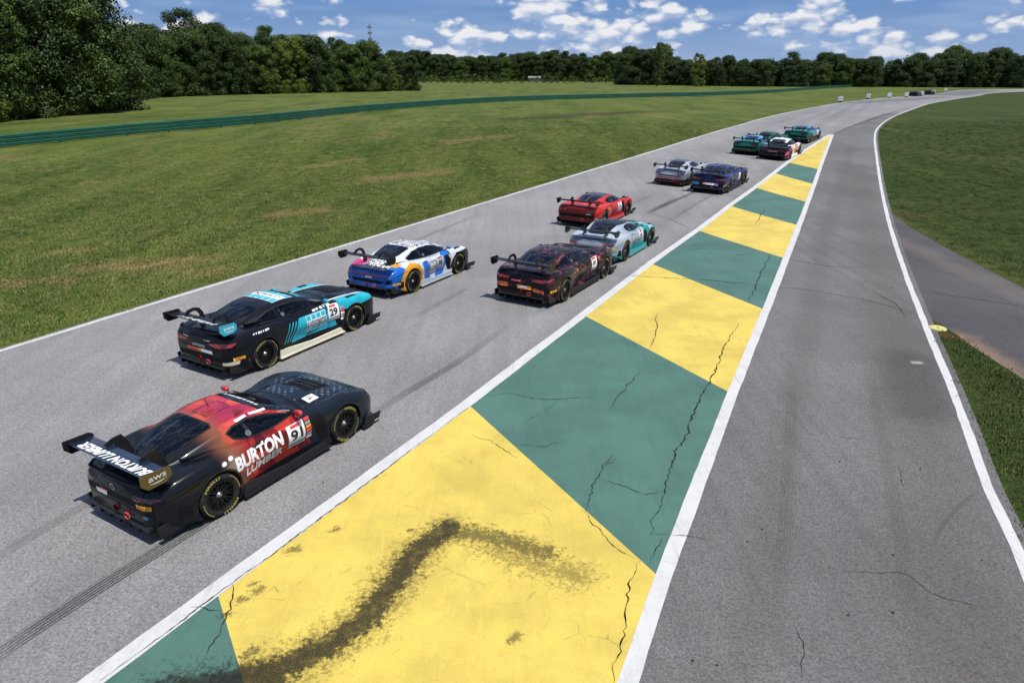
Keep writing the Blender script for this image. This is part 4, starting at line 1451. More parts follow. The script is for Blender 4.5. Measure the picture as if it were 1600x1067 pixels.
def body_mesh(kind):
    """bodywork with real wheel arches: lower shell minus wheel cylinders, plus the cabin shell"""
    if kind in BODY_CACHE: return BODY_CACHE[kind]
    T = TYPES[kind]
    W, zs, zc, zb = (pchip(T[k]) for k in ('W', 'zs', 'zc', 'zb'))
    x0, x1 = T['W'][0][0], T['W'][-1][0]
    wb = T['wb']
    rings = []
    for x in stations(x0, x1, 58, [x0 + .015, x0 + .05, x0 + .09, x1 - .015, x1 - .05]):
        w, s, c, b0 = W(x), zs(x), zc(x), zb(x)
        door = math.exp(-((x + 0.05) / 0.62) ** 2)                 # waist between the wheels
        tuck = 0.02 + 0.08 * door
        d1 = 0.035 * math.exp(-((x - wb / 2) / .55) ** 2) + 0.02 * math.exp(-((x + wb / 2) / .6) ** 2)
        mid_z = b0 + (s - b0) * 0.62
        P = [(0, b0), (w * 0.6, b0), (w - .09, b0), (w - .02 - tuck * .5, b0 + .03), (w - tuck, b0 + (s - b0) * .22), (w - tuck * .75, b0 + (s - b0) * .42),
             (w, mid_z), (w - .018, b0 + (s - b0) * .80), (w - .065, s - .035), (w - .15, s), (w - .30, s + (c - s) * .25 - d1), (w * .42, s + (c - s) * .75 - d1 * .4), (w * .2, c - .006), (0, c)]
        rings.append((x, spline_pts(P, 2)))
    bm = bmesh.new()
    loft(bm, rings)
    bmesh.ops.recalc_face_normals(bm, faces=bm.faces[:])
    low = bm_mesh("lower_shell", bm)
    low.materials.append(WHEEL_BLACK); low.materials.append(WHEEL_BLACK)
    o = bpy.data.objects.new("lower_shell", low)
    COL.objects.link(o)
    bm = bmesh.new()
    for sx, r in ((-1, .392), (1, .380)):
        for sy in (-1, 1):
            w = W(sx * wb / 2)
            m = Matrix.Translation((sx * wb / 2, sy * (w - .06), .345 if sx < 0 else .335)) @ Matrix.Rotation(math.pi / 2, 4, 'X')
            bmesh.ops.create_cone(bm, cap_ends=True, segments=44, radius1=r, radius2=r, depth=.66, matrix=m)
    for f in bm.faces: f.material_index = 1
    cut = bm_mesh("arch_cutter", bm)
    cut.materials.append(WHEEL_BLACK); cut.materials.append(WHEEL_BLACK)
    co = bpy.data.objects.new("arch_cutter", cut)
    COL.objects.link(co)
    md = o.modifiers.new("arches", 'BOOLEAN')
    md.operation = 'DIFFERENCE'
    md.solver = 'EXACT'
    md.object = co
    dg = bpy.context.evaluated_depsgraph_get()
    dg.update()
    res = bpy.data.meshes.new_from_object(o.evaluated_get(dg))
    bpy.data.objects.remove(o); bpy.data.objects.remove(co)
    res.polygons.foreach_set('use_smooth', [True] * len(res.polygons))
    res.set_sharp_from_angle(angle=math.radians(32))
    # cabin
    bm = bmesh.new()
    zr, yt, yb = (pchip(T[k]) for k in ('zr', 'yt', 'yb'))
    g0, g1 = sorted((T['zr'][0][0], T['zr'][-1][0]))
    rings = []
    for x in stations(g0, g1, 44, []):
        c, t, q = zr(x), yt(x), yb(x)
        base = min(.72, c - .14)
        rng_ = c - base
        P = [(0, base), (q * .7, base), (q + .015, base + .02), (q + .012, base + rng_ * .36), (q + (t - q) * .30, base + rng_ * .60), (q + (t - q) * .72 + .012, base + rng_ * .80), (t + .012, c - .062 - .02 * rng_), (t - .075, c - .030), (t * .62, c - .012), (t * .3, c - .003), (0, c)]
        rings.append((x, spline_pts(P, 3)))
    loft(bm, rings)
    bmesh.ops.recalc_face_normals(bm, faces=bm.faces[:])
    full = bm_mesh("cabin", bm, True, 32)
    # window openings
    full.materials.append(WHEEL_BLACK); full.materials.append(WHEEL_BLACK)
    cur = full
    def mirror(p): return p + [(a, -b_) for a, b_ in reversed(p[1:-1])]
    for outline, axis, c, th in ((T['side'], 'y', 0, 3.0), (mirror(T['shield']), 'z', 1.6, 1.62), (mirror(T['rear']), 'z', 1.6, 1.62)):
        cx = sum(p[0] for p in outline) / len(outline)
        cy = sum(p[1] for p in outline) / len(outline)
        bm = bmesh.new()
        plate(bm, [(cx + (a - cx) * .965, cy + (b_ - cy) * .955) for a, b_ in outline], axis, c, th)
        for f in bm.faces: f.material_index = 1
        cm = bm_mesh("window_cutter", bm)
        cm.materials.append(WHEEL_BLACK); cm.materials.append(WHEEL_BLACK)
        o, co = bpy.data.objects.new("cabin", cur), bpy.data.objects.new("window_cutter", cm)
        COL.objects.link(o); COL.objects.link(co)
        md = o.modifiers.new("opening", 'BOOLEAN')
        md.operation, md.solver, md.object = 'DIFFERENCE', 'EXACT', co
        dg = bpy.context.evaluated_depsgraph_get()
        dg.update()
        cur = bpy.data.meshes.new_from_object(o.evaluated_get(dg))
        bpy.data.objects.remove(o); bpy.data.objects.remove(co)
    bm = bmesh.new()
    bm.from_mesh(cur)
    bmesh.ops.delete(bm, geom=[f for f in bm.faces if f.material_index == 1 or (f.normal.z < -.9 and f.calc_center_median().z < .8)], context='FACES')
    cut_me = bm_mesh("cabin", bm, True, 32)
    BODY_CACHE[kind] = (res, full, cut_me)
    return BODY_CACHE[kind]


BVHS = {}


def bvh(kind):
    if kind not in BVHS:
        lo, hi, _ = body_mesh(kind)
        n = len(lo.vertices)
        BVHS[kind] = BVHTree.FromPolygons([v.co for v in lo.vertices] + [v.co for v in hi.vertices], [tuple(p.vertices) for p in lo.polygons if p.material_index == 0] + [tuple(i + n for i in p.vertices) for p in hi.polygons])
    return BVHS[kind]


DIRS = {'right': (Vector((0, -3, 0)), Vector((0, 1, 0))), 'left': (Vector((0, 3, 0)), Vector((0, -1, 0))), 'top': (Vector((0, 0, 3)), Vector((0, 0, -1))), 'back': (Vector((-4, 0, 0)), Vector((1, 0, 0))), 'front': (Vector((4, 0, 0)), Vector((-1, 0, 0)))}


def to3(side, a, b):
    return {'right': Vector((a, 0, b)), 'left': Vector((a, 0, b)), 'top': Vector((a, b, 0)), 'back': Vector((0, a, b)), 'front': Vector((0, a, b))}[side]


def project(bm, side, kind, off, grid=0.05):
    """wraps a flat bmesh (coords a, b) onto the bodywork, seen from one side"""
    lo = [min(v.co[i] for v in bm.verts) for i in (0, 1)]
    hi = [max(v.co[i] for v in bm.verts) for i in (0, 1)]
    for i in (0, 1):
        k = math.ceil(lo[i] / grid) * grid
        while k < hi[i]:
            no = [0, 0, 0]; no[i] = 1
            co = [0, 0, 0]; co[i] = k
            bmesh.ops.bisect_plane(bm, geom=bm.verts[:] + bm.edges[:] + bm.faces[:], plane_co=co, plane_no=no)
            k += grid
    tree_ = bvh(kind)
    o0, d = DIRS[side]
    for v in bm.verts:
        p = to3(side, v.co.x, v.co.y)
        hit, nrm, _, _ = tree_.ray_cast(p + o0, d)
        if hit is None:
            hit, nrm, _, _ = tree_.find_nearest(p + o0 * 0.35)
        if nrm.dot(d) > 0: nrm = -nrm
        v.co = hit + nrm * off
    bmesh.ops.recalc_face_normals(bm, faces=bm.faces[:])
    return bm


def orient(me, d):
    """faces look outwards"""
    s = sum((p.normal.dot(d) * p.area for p in me.polygons))
    if s > 0:
        me.flip_normals()
    return me


DECALS = {}


def decal(name, pts, side, kind, mat, parent, off=.004, grid=.05, smooth=True, holes=None):
    key = (tuple(map(tuple, pts)), side, kind, off)
    if key not in DECALS:
        bm = bmesh.new()
        n = len(pts)
        cv, ce, cf, *_ = delaunay_2d_cdt([Vector(p) for p in pts], [], [list(range(n))], 1, 1e-6)
        vs = [bm.verts.new((p[0], p[1], 0)) for p in cv]
        for f in cf: bm.faces.new([vs[i] for i in f])
        project(bm, side, kind, off, grid)
        me = bm_mesh(name, bm, smooth)
        orient(me, DIRS[side][1])
        DECALS[key] = me
    me = DECALS[key].copy()
    return link(name, me, mat, parent)


TEXTS = {}


def text_mesh(s, bold=0.0, shear=0.0, spacing=1.0):
    """flat lettering, unit cap height, centred; returns (verts, faces, width)"""
    key = (s, bold, shear, spacing)
    if key not in TEXTS:
        cu = bpy.data.curves.new("lettering", 'FONT')
        cu.body = s
        cu.size = 1.0
        cu.offset = bold
        cu.shear = shear
        cu.space_character = spacing
        cu.align_x = 'CENTER'
        cu.resolution_u = 3
        o = bpy.data.objects.new("lettering", cu)
        COL.objects.link(o)
        dg = bpy.context.evaluated_depsgraph_get()
        me = bpy.data.meshes.new_from_object(o.evaluated_get(dg))
        bpy.data.objects.remove(o)
        v = np.array([tuple(q.co) for q in me.vertices])
        f = [tuple(p.vertices) for p in me.polygons]
        h = 0.70
        v[:, :2] /= h
        cx = (v[:, 0].min() + v[:, 0].max()) / 2
        v[:, 0] -= cx
        v[:, 1] -= (v[:, 1].min() + v[:, 1].max()) / 2
        bpy.data.meshes.remove(me)
        TEXTS[key] = (v, f, float(v[:, 0].max() - v[:, 0].min()))
    return TEXTS[key]


def lettering(s, side, kind, mat, parent, at, width, height, rot=0.0, off=.007, bold=0.02, shear=0.0, name="lettering", mirror=None, rise=0.0):
    v, f, w = text_mesh(s, bold, shear)
    bm = bmesh.new()
    flip = {'right': 1, 'left': -1, 'back': -1, 'front': 1, 'top': 1}[side]
    ca, sa = math.cos(rot), math.sin(rot)
    vs = []
    for q in v:
        a, b_ = q[0] / w * width, q[1] * height * (1 + rise * q[0] / w)
        a, b_ = a * ca - b_ * sa, a * sa + b_ * ca
        vs.append(bm.verts.new((at[0] + a * flip, at[1] + b_, 0)))
    for p in f:
        try: bm.faces.new([vs[i] for i in p])
        except ValueError: pass
    project(bm, side, kind, off, 0.08)
    me = bm_mesh(name, bm)
    orient(me, DIRS[side][1])
    return link(name, me, mat, parent)


def marks(side, kind, mat, parent, at, width, height, n, seed=1, off=.008, along=0, name="lettering"):
    """small print that the photo does not let one read: a row of uneven strokes"""
    rnd = random.Random(seed)
    bm = bmesh.new()
    for k in range(n):
        a0 = -width / 2 + width * k / n
        w = width / n * rnd.uniform(.45, .85)
        h0, h1 = -height / 2 * rnd.uniform(.6, 1), height / 2 * rnd.uniform(.6, 1)
        sk = height * .25
        q = [(a0, h0), (a0 + w, h0), (a0 + w + sk, h1), (a0 + sk, h1)]
        if along: q = [(-y, x) for x, y in q]
        bm.faces.new([bm.verts.new((at[0] + x, at[1] + y, 0)) for x, y in q])
    project(bm, side, kind, off, .08)
    me = bm_mesh(name, bm)
    orient(me, DIRS[side][1])
    return setp(link(name, me, mat, parent), kind="stuff")


def seam_line(pts, side, kind, parent, w=.008, off=.005, name="panel_gap", mat=None):
    """shut lines: thin dark ribbons on the bodywork"""
    P = densify([Vector(p) for p in pts], .06)
    L, R = offset_line(P, w / 2), offset_line(P, -w / 2)
    bm = bmesh.new()
    tree_ = bvh(kind)
    o0, d = DIRS[side]
    prev = None
    for a, b_ in zip(L, R):
        row = []
        for q in (a, b_):
            p = to3(side, q.x, q.y)
            hit, nrm, _, _ = tree_.ray_cast(p + o0, d)
            if hit is None: hit, nrm, _, _ = tree_.find_nearest(p + o0 * .3)
            if nrm.dot(d) > 0: nrm = -nrm
            row.append(bm.verts.new(hit + nrm * off))
        if prev: bm.faces.new((prev[0], row[0], row[1], prev[1]))
        prev = row
    me = bm_mesh(name, bm)
    orient(me, d)
    return link(name, me, mat or GAP, parent)


GAP = material("panel_gap_black", (0.004, 0.004, 0.004), 0.8, spec=0.1)
def m_glass(tint):
    def fn(nb, b):
        nt = nb.nt
        tr = nb.new('ShaderNodeBsdfTransparent')
        tr.inputs[0].default_value = (*tint, 1)
        gl = nb.new('ShaderNodeBsdfGlossy')
        gl.inputs['Roughness'].default_value = 0.03
        gl.inputs['Color'].default_value = (0.9, 0.93, 1.0, 1)
        fr_ = nb.new('ShaderNodeFresnel')
        fr_.inputs['IOR'].default_value = 1.42
        mx_ = nb.new('ShaderNodeMixShader')
        nt.links.new(fr_.outputs[0], mx_.inputs[0])
        nt.links.new(tr.outputs[0], mx_.inputs[1])
        nt.links.new(gl.outputs[0], mx_.inputs[2])
        nt.links.new(mx_.outputs[0], nt.nodes['Material Output'].inputs['Surface'])
        return None
    return fn


GLASS = material("tinted_glass", fn=m_glass((0.34, 0.38, 0.46)))
SHIELD = material("windscreen_glass", fn=m_glass((0.50, 0.54, 0.58)))
CARBON = material("carbon_fibre", rough=0.38, spec=0.25, fn=lambda nb, b: nb.mix(nb.noise(nb.pos(), 120, 2).ss(.35, .65), (0.008, 0.008, 0.009), (0.022, 0.022, 0.024)))
RUBBER = material("tyre_rubber", rough=0.8, spec=0.2, fn=lambda nb, b: nb.mix(nb.noise(nb.pos(), 20, 4).ss(.3, .7), (0.012, 0.012, 0.012), (0.028, 0.027, 0.026)))
RIM = material("dark_rim", (0.022, 0.022, 0.024), 0.35, 0.7)
RIM_S = material("steel_hub", (0.35, 0.35, 0.36), 0.35, 0.9)
DISC = material("brake_disc", (0.07, 0.065, 0.06), 0.5, 0.6)
TYREYEL = material("tyre_yellow", (0.42, 0.36, 0.06), 0.7)
LAMP = material("red_lamp", (0.30, 0.012, 0.014), 0.12, spec=0.6, coat=1.0)
HLAMP = material("headlamp_lens", (0.35, 0.38, 0.42), 0.08, spec=0.7, coat=1.0)
WSTICK = material("white_sticker", (0.78, 0.78, 0.78), 0.45)
BSTICK = material("black_sticker", (0.012, 0.012, 0.014), 0.45)
YSTICK = material("yellow_sticker", (0.72, 0.42, 0.02), 0.5)
RSTICK = material("red_sticker", (0.62, 0.05, 0.05), 0.5)
GRSTICK = material("grey_sticker", (0.28, 0.28, 0.30), 0.5)
VENTP = material("clear_vent_plastic", (0.10, 0.11, 0.12), 0.25)
CAGE = material("cage_grey", (0.16, 0.17, 0.18), 0.4)
MESHBLK = material("grille_black", (0.004, 0.004, 0.005), 0.7, spec=0.2)


def lathe_y(bm, prof_, seg=40, mi=0):
    """prof_: (radius, y) points turned around the y axis"""
    prev = None
    first = None
    for k in range(seg + 1):
        a = 2 * math.pi * k / seg
        if k == seg: row = first
        else: row = [bm.verts.new((r * math.cos(a), y, r * math.sin(a))) for r, y in prof_]
        if prev:
            for j in range(len(row) - 1):
                f = bm.faces.new((prev[j], prev[j + 1], row[j + 1], row[j]))
                f.material_index = mi
        else: first = row
        prev = row
    return bm


WHEEL_CACHE = {}


def wheel_meshes(r):
    """tyre, spoked rim, brake disc and yellow sidewall lettering; outer face towards -y at y = 0"""
    if r in WHEEL_CACHE: return WHEEL_CACHE[r]
    w = .31
    rim_r = .238
    bm = bmesh.new()
    lathe_y(bm, [(rim_r, .012), (rim_r + .012, -.004), (rim_r + .055, -.012), (r - .035, -.006), (r - .012, .012), (r, .04), (r, w - .04), (r - .012, w - .012), (r - .04, w), (rim_r, w - .01)])
    tyre = bm_mesh("tyre", bm, True, 50)
    bm = bmesh.new()
    lathe_y(bm, [(rim_r + .004, .002), (rim_r - .004, -.004), (rim_r - .018, .004), (rim_r - .022, .05), (rim_r - .035, .16), (rim_r - .02, w - .02)])
    for k in range(10):
        a = 2 * math.pi * k / 10
        for s_ in (-1, 1):
            a2 = a + s_ * .14
            p0 = Vector((.04 * math.cos(a), .052, .04 * math.sin(a)))
            p1 = Vector(((rim_r - .02) * math.cos(a2), .018, (rim_r - .02) * math.sin(a2)))
            d = (p1 - p0).normalized()
            t = d.cross(Vector((0, 1, 0))).normalized() * .011
            dep = Vector((0, .028, 0))
            q = [p0 - t, p0 + t, p1 + t * .8, p1 - t * .8]
            vs = [bm.verts.new(c) for c in q] + [bm.verts.new(c + dep) for c in q]
            bm.faces.new(vs[:4])
            for i in range(4): bm.faces.new((vs[i], vs[4 + i], vs[4 + (i + 1) % 4], vs[(i + 1) % 4]))
    rim = bm_mesh("rim", bm, True, 35)
    bm = bmesh.new()
    lathe_y(bm, [(0.0001, .022), (.028, .022), (.034, .03), (.05, .046), (.052, .07), (0.0001, .072)], 20)
    hub = bm_mesh("hub", bm, True, 35)
    bm = bmesh.new()
    lathe_y(bm, [(0.0001, .10), (.185, .10), (.187, .105), (.187, .13), (.0001, .135)], 32)
    disc = bm_mesh("brake_disc", bm, True, 35)
    # lettering on the sidewall, two words on opposite arcs and thin arcs between
    bm = bmesh.new()
    v, f, tw = text_mesh("PIRELLI", 0.02)
    rm, hh = (rim_r + r) / 2 + .012, .040
    for c0 in (math.pi * 1.5, math.pi * .5):
        vs = []
        for q in v:
            a = c0 - q[0] / tw * 1.0
            rr = rm + q[1] * hh
            if True:
                vs.append(bm.verts.new((rr * math.cos(a), -.0165, rr * math.sin(a))))
        for p in f:
            try: bm.faces.new([vs[i] for i in p])
            except ValueError: pass
    for c0 in (0.0, math.pi):
        prev = None
        for k in range(15):
            a = c0 - .5 + 1.0 * k / 14
            row = [bm.verts.new((rr * math.cos(a), -.0160, rr * math.sin(a))) for rr in (r - .042, r - .033)]
            if prev: bm.faces.new((prev[0], prev[1], row[1], row[0]))
            prev = row
    lett = bm_mesh("sidewall_lettering", bm)
    orient(lett, Vector((0, 1, 0)))
    WHEEL_CACHE[r] = (tyre, rim, hub, disc, lett)
    return WHEEL_CACHE[r]


def _strokes():
    rnd = random.Random(9)
    v, f = [], []
    for k in range(16):
        a = -8 + k + rnd.uniform(-.2, .2)
        w = rnd.uniform(.35, .9)
        y0, y1 = rnd.uniform(-.55, -.1), rnd.uniform(.1, .55)
        n = len(v)
        v += [(a, y0, 0), (a + w, y0, 0), (a + w + .4, y1, 0), (a + .4, y1, 0)]
        f.append((n, n + 1, n + 2, n + 3))
    return np.array(v), f, 16.0


STROKES = _strokes()


def add_wheel(root, x, y, r, right, rimmat):
    t = empty("wheel", (x, y, r), 0 if right else math.pi, root)
    t.rotation_euler = (0, random.uniform(0, 6.28) if False else 0.35 * x, 0 if right else math.pi)
    for n, me, m in zip(("tyre", "rim", "hub", "brake_disc", "sidewall_lettering"), wheel_meshes(r), (RUBBER, rimmat, RIM_S, DISC, TYREYEL)):
        o = link(n, me, None, t)
        if n == "sidewall_lettering": o["kind"] = "stuff"
        if not me.materials: me.materials.append(m)
        if me.materials[0] != m:
            o.material_slots[0].link = 'OBJECT'
            o.material_slots[0].material = m
    return t


SEATM = material("seat_black", (0.012, 0.012, 0.014), 0.7)
INNER = material("cockpit_black", (0.008, 0.008, 0.009), 0.85, spec=0.1)
HELMET = material("helmet_white", (0.45, 0.46, 0.48), 0.2, coat=.8)


def cockpit(kind, root, L):
    """dark tub, roll cage, seat and helmeted driver seen through the glass"""
    T = TYPES[kind]
    zs, zc, zr, yt, yb = (pchip(T[k]) for k in ('zs', 'zc', 'zr', 'yt', 'yb'))
    xa, xb = T['rear'][-1][0] - .02, T['shield'][0][0] + .02
    while zr(xa) < zc(xa) + .09: xa += .02
    while zr(xb) < zc(xb) + .05: xb -= .02
    bm = bmesh.new()
    prev = None
    for i in range(25):
        x = xa + (xb - xa) * i / 24
        z = min(max(zc(x), zs(x)) + .030, zr(x) - .035)
        w = yb(x) - .03
        row = [bm.verts.new((x, w * k, z - (0.0 if abs(k) < .9 else .004))) for k in (-1, -.6, -.2, .2, .6, 1)]
        if prev:
            for k in range(5): bm.faces.new((prev[k], row[k], row[k + 1], prev[k + 1]))
        prev = row
    link("cockpit_tub", bm_mesh("cockpit_tub", bm), INNER, root)
    xm = (T['side'][0][0] + min(p[0] for p in T['side'])) / 2 - .25
    cage = empty("roll_cage", (0, 0, 0), 0, root)
    def hoop(x):
        z0 = zc(x)
        return [Vector((x, -yb(x) + .10, z0)), Vector((x, -yt(x) + .04, zr(x) - .10)), Vector((x, 0, zr(x) - .05)), Vector((x, yt(x) - .04, zr(x) - .10)), Vector((x, yb(x) - .10, z0))]
    bars = [hoop(xm)]
    xf = T['shield'][-3][0] - .06
    xr_ = T['rear'][-3][0] + .10
    for s_ in (-1, 1):
        bars.append([Vector((xm, s_ * (yt(xm) - .05), zr(xm) - .10)), Vector((xf, s_ * (yt(xf) - .05), zr(xf) - .10)), Vector((T['side'][0][0] - .02, s_ * (yb(.3) - .10), zc(.3) + .03))])
        bars.append([Vector((xm, s_ * (yt(xm) - .08), zr(xm) - .11)), Vector((xr_, s_ * .30, zr(xr_) - .06))])
        bars.append([Vector((xm, s_ * .42, zc(xm))), Vector((xm, -s_ * .10, zr(xm) - .06))])
    for b_ in bars:
        bm = bmesh.new()
        tube(bm, b_, [.022] * len(b_), 6)
        link("cage_tube", bm_mesh("cage_tube", bm, True), CAGE, cage)
    dx_ = xm + .28
    bm = bmesh.new()
    plate(bm, [(.14, .86), (.62, .86), (.60, 1.02), (.54, 1.10), (.22, 1.10), (.16, 1.02)], 'x', dx_ - .22, .07)
    link("seat", bm_mesh("seat", bm), SEATM, root)
    bm = bmesh.new()
    bmesh.ops.create_uvsphere(bm, u_segments=18, v_segments=12, radius=.125, matrix=Matrix.Translation((dx_, .38, min(1.02, zr(dx_) - .19))) @ Matrix.Diagonal((1.1, .95, 1.0, 1)))
    link("driver_helmet", bm_mesh("driver_helmet", bm, True), L.get('helmet', HELMET), root)


def build_car(kind, loc, heading, label, L):
    """L: livery dict; heading in degrees right of the camera axis; loc = ground point below the wheelbase centre"""
    T = TYPES[kind]
    wb = T['wb']
    W, zs, zc, zbf = (pchip(T[k]) for k in ('W', 'zs', 'zc', 'zb'))
    x0, x1 = T['W'][0][0], T['W'][-1][0]
    root = empty("race_car", loc, math.radians(90 - heading))
    setp(root, label, "race car", "racing cars on the track")
    trim = L.get('trim', CARBON)
    lo_me, _, hi_me = body_mesh(kind)
    body = link("body", lo_me.copy(), [L['paint'], WHEEL_BLACK], root)
    link("cabin", hi_me.copy(), [L['paint'], L['paint']], root)
    cockpit(kind, root, L)
    # glass
    for s_ in ('right', 'left'):
        o = decal("side_window", T['side'], s_, kind, GLASS, root, .005)
        seam_line(T['side'] + [T['side'][0]], s_, kind, o, .020, .0065, "window_seal", CARBON)
        # rear quarter split and door vent
        sx = [p[0] for p in T['side']]
        q = min(sx) + (max(sx) - min(sx)) * .30
        zz = [p[1] for p in T['side']]
        seam_line([(q, min(zz) + .012), (q - .04, max(zz) - .03)], s_, kind, o, .022, .0068, "window_bar", CARBON)
    sh = T['shield']
    decal("windscreen", sh + [(a, -b_) for a, b_ in reversed(sh[1:-1])], 'top', kind, SHIELD, root, .005)
    rw = T['rear']
    o = decal("rear_window", rw + [(a, -b_) for a, b_ in reversed(rw[1:-1])], 'top', kind, GLASS, root, .005)
    full = rw + [(a, -b_) for a, b_ in reversed(rw[1:-1])]
    seam_line(full + [full[0]], 'top', kind, o, .016, .0065, "window_seal", CARBON)
    # banner along the top of the windscreen
    e = sh[-3][0] + .035
    ban = [(e + .11, -.50), (e + .11, .50), (e + .01, .50), (e + .045, 0.0), (e + .01, -.50)]
    o = decal("sun_strip", [(e + .10, -.52), (e + .135, 0), (e + .10, .52), (e - .005, .50), (e + .03, 0), (e - .005, -.50)], 'top', kind, L.get('strip', BSTICK), root, .0065)
    if L.get('striptext'):
        marks('top', kind, WSTICK, o, (e + .055, 0), .84, .06, 9, 3, .009, 1)
    # doors, bonnet shut lines
    zlo = .30
    for s_ in ('right', 'left'):
        xf, xr = T['side'][0][0] + .06, min(sx) + .22
        seam_line([(xf - .10, T['side'][0][1] + .0), (xf, .74), (xf - .02, .36), (xf - .12, zlo), (xr + .18, zlo), (xr + .03, .46), (xr - .03, .72), (xr + .02, T['side'][-1][1] + .0)], s_, kind, body, .010)
        # wheel arch extraction vent behind the front wheel
        o = decal("fender_vent", [(wb / 2 - .41, .24), (wb / 2 - .43, .60), (wb / 2 - .52, .76), (wb / 2 - .68, .74), (wb / 2 - .70, .62), (wb / 2 - .56, .26)], s_, kind, MESHBLK, root, .004)
    cb = T['shield'][0][0]
    seam_line([(cb + .06, -.70), (cb + .14, 0), (cb + .06, .70)], 'top', kind, body, .012)
    for s_ in (-1, 1):
        seam_line([(cb + .06, s_ * .70), (wb / 2 + .1, s_ * .66), (x1 - .30, s_ * .55)], 'top', kind, body, .010)
    # cooling outlet in the bonnet and louvres over the front wheels
    if L.get('hood', True):
        hx = wb / 2 + .02
        o = decal("bonnet_vent", [(hx - .26, -.30), (hx - .20, .0), (hx - .26, .30), (hx + .26, .36), (hx + .30, 0), (hx + .26, -.36)], 'top', kind, MESHBLK, root, .0045)
        for k in range(3):
            xx = hx - .10 + k * .13
            decal("louvre", [(xx, -.29), (xx + .05, -.29), (xx + .05, .29), (xx, .29)], 'top', kind, CARBON, o, .018)
    for s_ in (-1, 1):
        decal("bonnet_side_vent", [(cb + .22, s_ * .44), (cb + .22, s_ * .60), (cb + .46, s_ * .58), (cb + .40, s_ * .46)], 'top', kind, MESHBLK, root, .0045)
        g_ = decal("fender_louvre", [(wb / 2 - .16, s_ * .80), (wb / 2 - .16, s_ * .925), (wb / 2 + .16, s_ * .925), (wb / 2 + .16, s_ * .80)], 'top', kind, L.get('louvre', CARBON), root, .004)
        for k in range(5):
            xx = wb / 2 - .14 + k * .06
            decal("slat", [(xx, s_ * .81), (xx, s_ * .915), (xx + .022, s_ * .915), (xx + .022, s_ * .81)], 'top', kind, MESHBLK, g_, .0065)
    # wheels
    rm = L.get('rim', RIM)
    for sx_, r in ((-1, .352), (1, .340)):
        for sy in (-1, 1):
            ww = W(sx_ * wb / 2) - .022
            add_wheel(root, sx_ * wb / 2, sy * ww, r, sy < 0, rm)
    # rolled lips round the wheel arches
    for sx_, r in ((-1, .408), (1, .396)):
        zz_ = .345 if sx_ < 0 else .335
        arc = [(sx_ * wb / 2 + r * math.cos(a), zz_ + r * math.sin(a)) for a in [math.radians(-8 + 196 * k / 22) for k in range(23)]]
        for s_ in ('right', 'left'):
            seam_line(arc, s_, kind, root, .026, .009, "arch_lip", L.get('lip', trim))
    # front splitter
    bm = bmesh.new()
    pts = []
    for i in range(15):
        x = (x1 + .05) - (x1 + .05 - (wb / 2 + .42)) * (1 - math.cos(i / 14 * math.pi / 2))
        w_ = min(1.03, W(min(x - .02, x1)) + .06) if i else .40
        pts.append((x, w_))
    ol = pts + [(a, -b_) for a, b_ in reversed(pts)]
    plate(bm, ol, 'z', .075, .022)
    spl = link("front_splitter", bm_mesh("front_splitter", bm), trim, root)
    for s_ in (-1, 1):
        bm = bmesh.new()
        plate(bm, [(wb / 2 + .44, .10), (x1 - .12, .10), (x1 - .06, .22), (wb / 2 + .50, .25)], 'y', s_ * 1.005, .012)
        link("dive_plane", bm_mesh("dive_plane", bm), trim, spl)
    # side skirts
    for s_ in (-1, 1):
        bm = bmesh.new()
        plate(bm, [(-wb / 2 + .40, s_ * .70), (-wb / 2 + .40, s_ * 1.0), (-.5, s_ * .985), (wb / 2 - .6, s_ * .985), (wb / 2 - .40, s_ * 1.0), (wb / 2 - .40, s_ * .70)], 'z', .085, .03)
        sk = link("side_skirt", bm_mesh("side_skirt", bm), L.get('skirt', trim), root)
        bm = bmesh.new()
        plate(bm, [(-wb / 2 + .40, .10), (wb / 2 - .42, .10), (wb / 2 - .50, .215), (0, .20), (-wb / 2 + .52, .27), (-wb / 2 + .42, .29)], 'y', s_ * .945, .05)
        link("skirt_panel", bm_mesh("skirt_panel", bm), L.get('skirt', trim), sk)
    # diffuser
    bm = bmesh.new()
    zz0 = zbf(x0)
    plate(bm, [(x0 - .04, zz0 - .02), (x0 + .04, zz0 + .03), (-wb / 2 - .38, .20), (-wb / 2 - .38, .10)], 'y', 0, 1.50)
    df = link("diffuser", bm_mesh("diffuser", bm), trim, root)
    bm = bmesh.new()
    plate(bm, [(x0 - .02, .15), (x0 - .01, zz0 + .02), (-wb / 2 - .40, .22), (-wb / 2 - .40, .085), (x0 + .14, .10)], 'y', 0, .014)
    fin = bm_mesh("diffuser_fin", bm)
    fin.materials.append(L.get('fin', trim))
    for k in range(7):
        o = link("diffuser_fin", fin, None, df)
        o.location = (0, -.72 + k * .24, 0)
    # bumper corners below the lamps
    for s_ in (-1, 1):
        bm = bmesh.new()
        plate(bm, [(x0 + .06, zz0 - .12), (x0 + .03, zz0 + .04), (x0 + .30, zz0 + .06), (-wb / 2 - .42, .24), (-wb / 2 - .42, .12), (x0 + .25, .12)], 'y', s_ * (W(x0 + .1) + .025), .03)
        link("bumper_fin", bm_mesh("bumper_fin", bm), trim, root)
        o = decal("rear_wheel_outlet", [(-wb / 2 - .47, .26), (-wb / 2 - .45, .44), (-wb / 2 - .62, .50), (-wb / 2 - .70, .30)], 'right' if s_ < 0 else 'left', kind, MESHBLK, root, .0045)
        seam_line([(-wb / 2 - .28, .74), (x0 + .30, .66), (x0 + .12, .62)], 'right' if s_ < 0 else 'left', kind, body, .010)
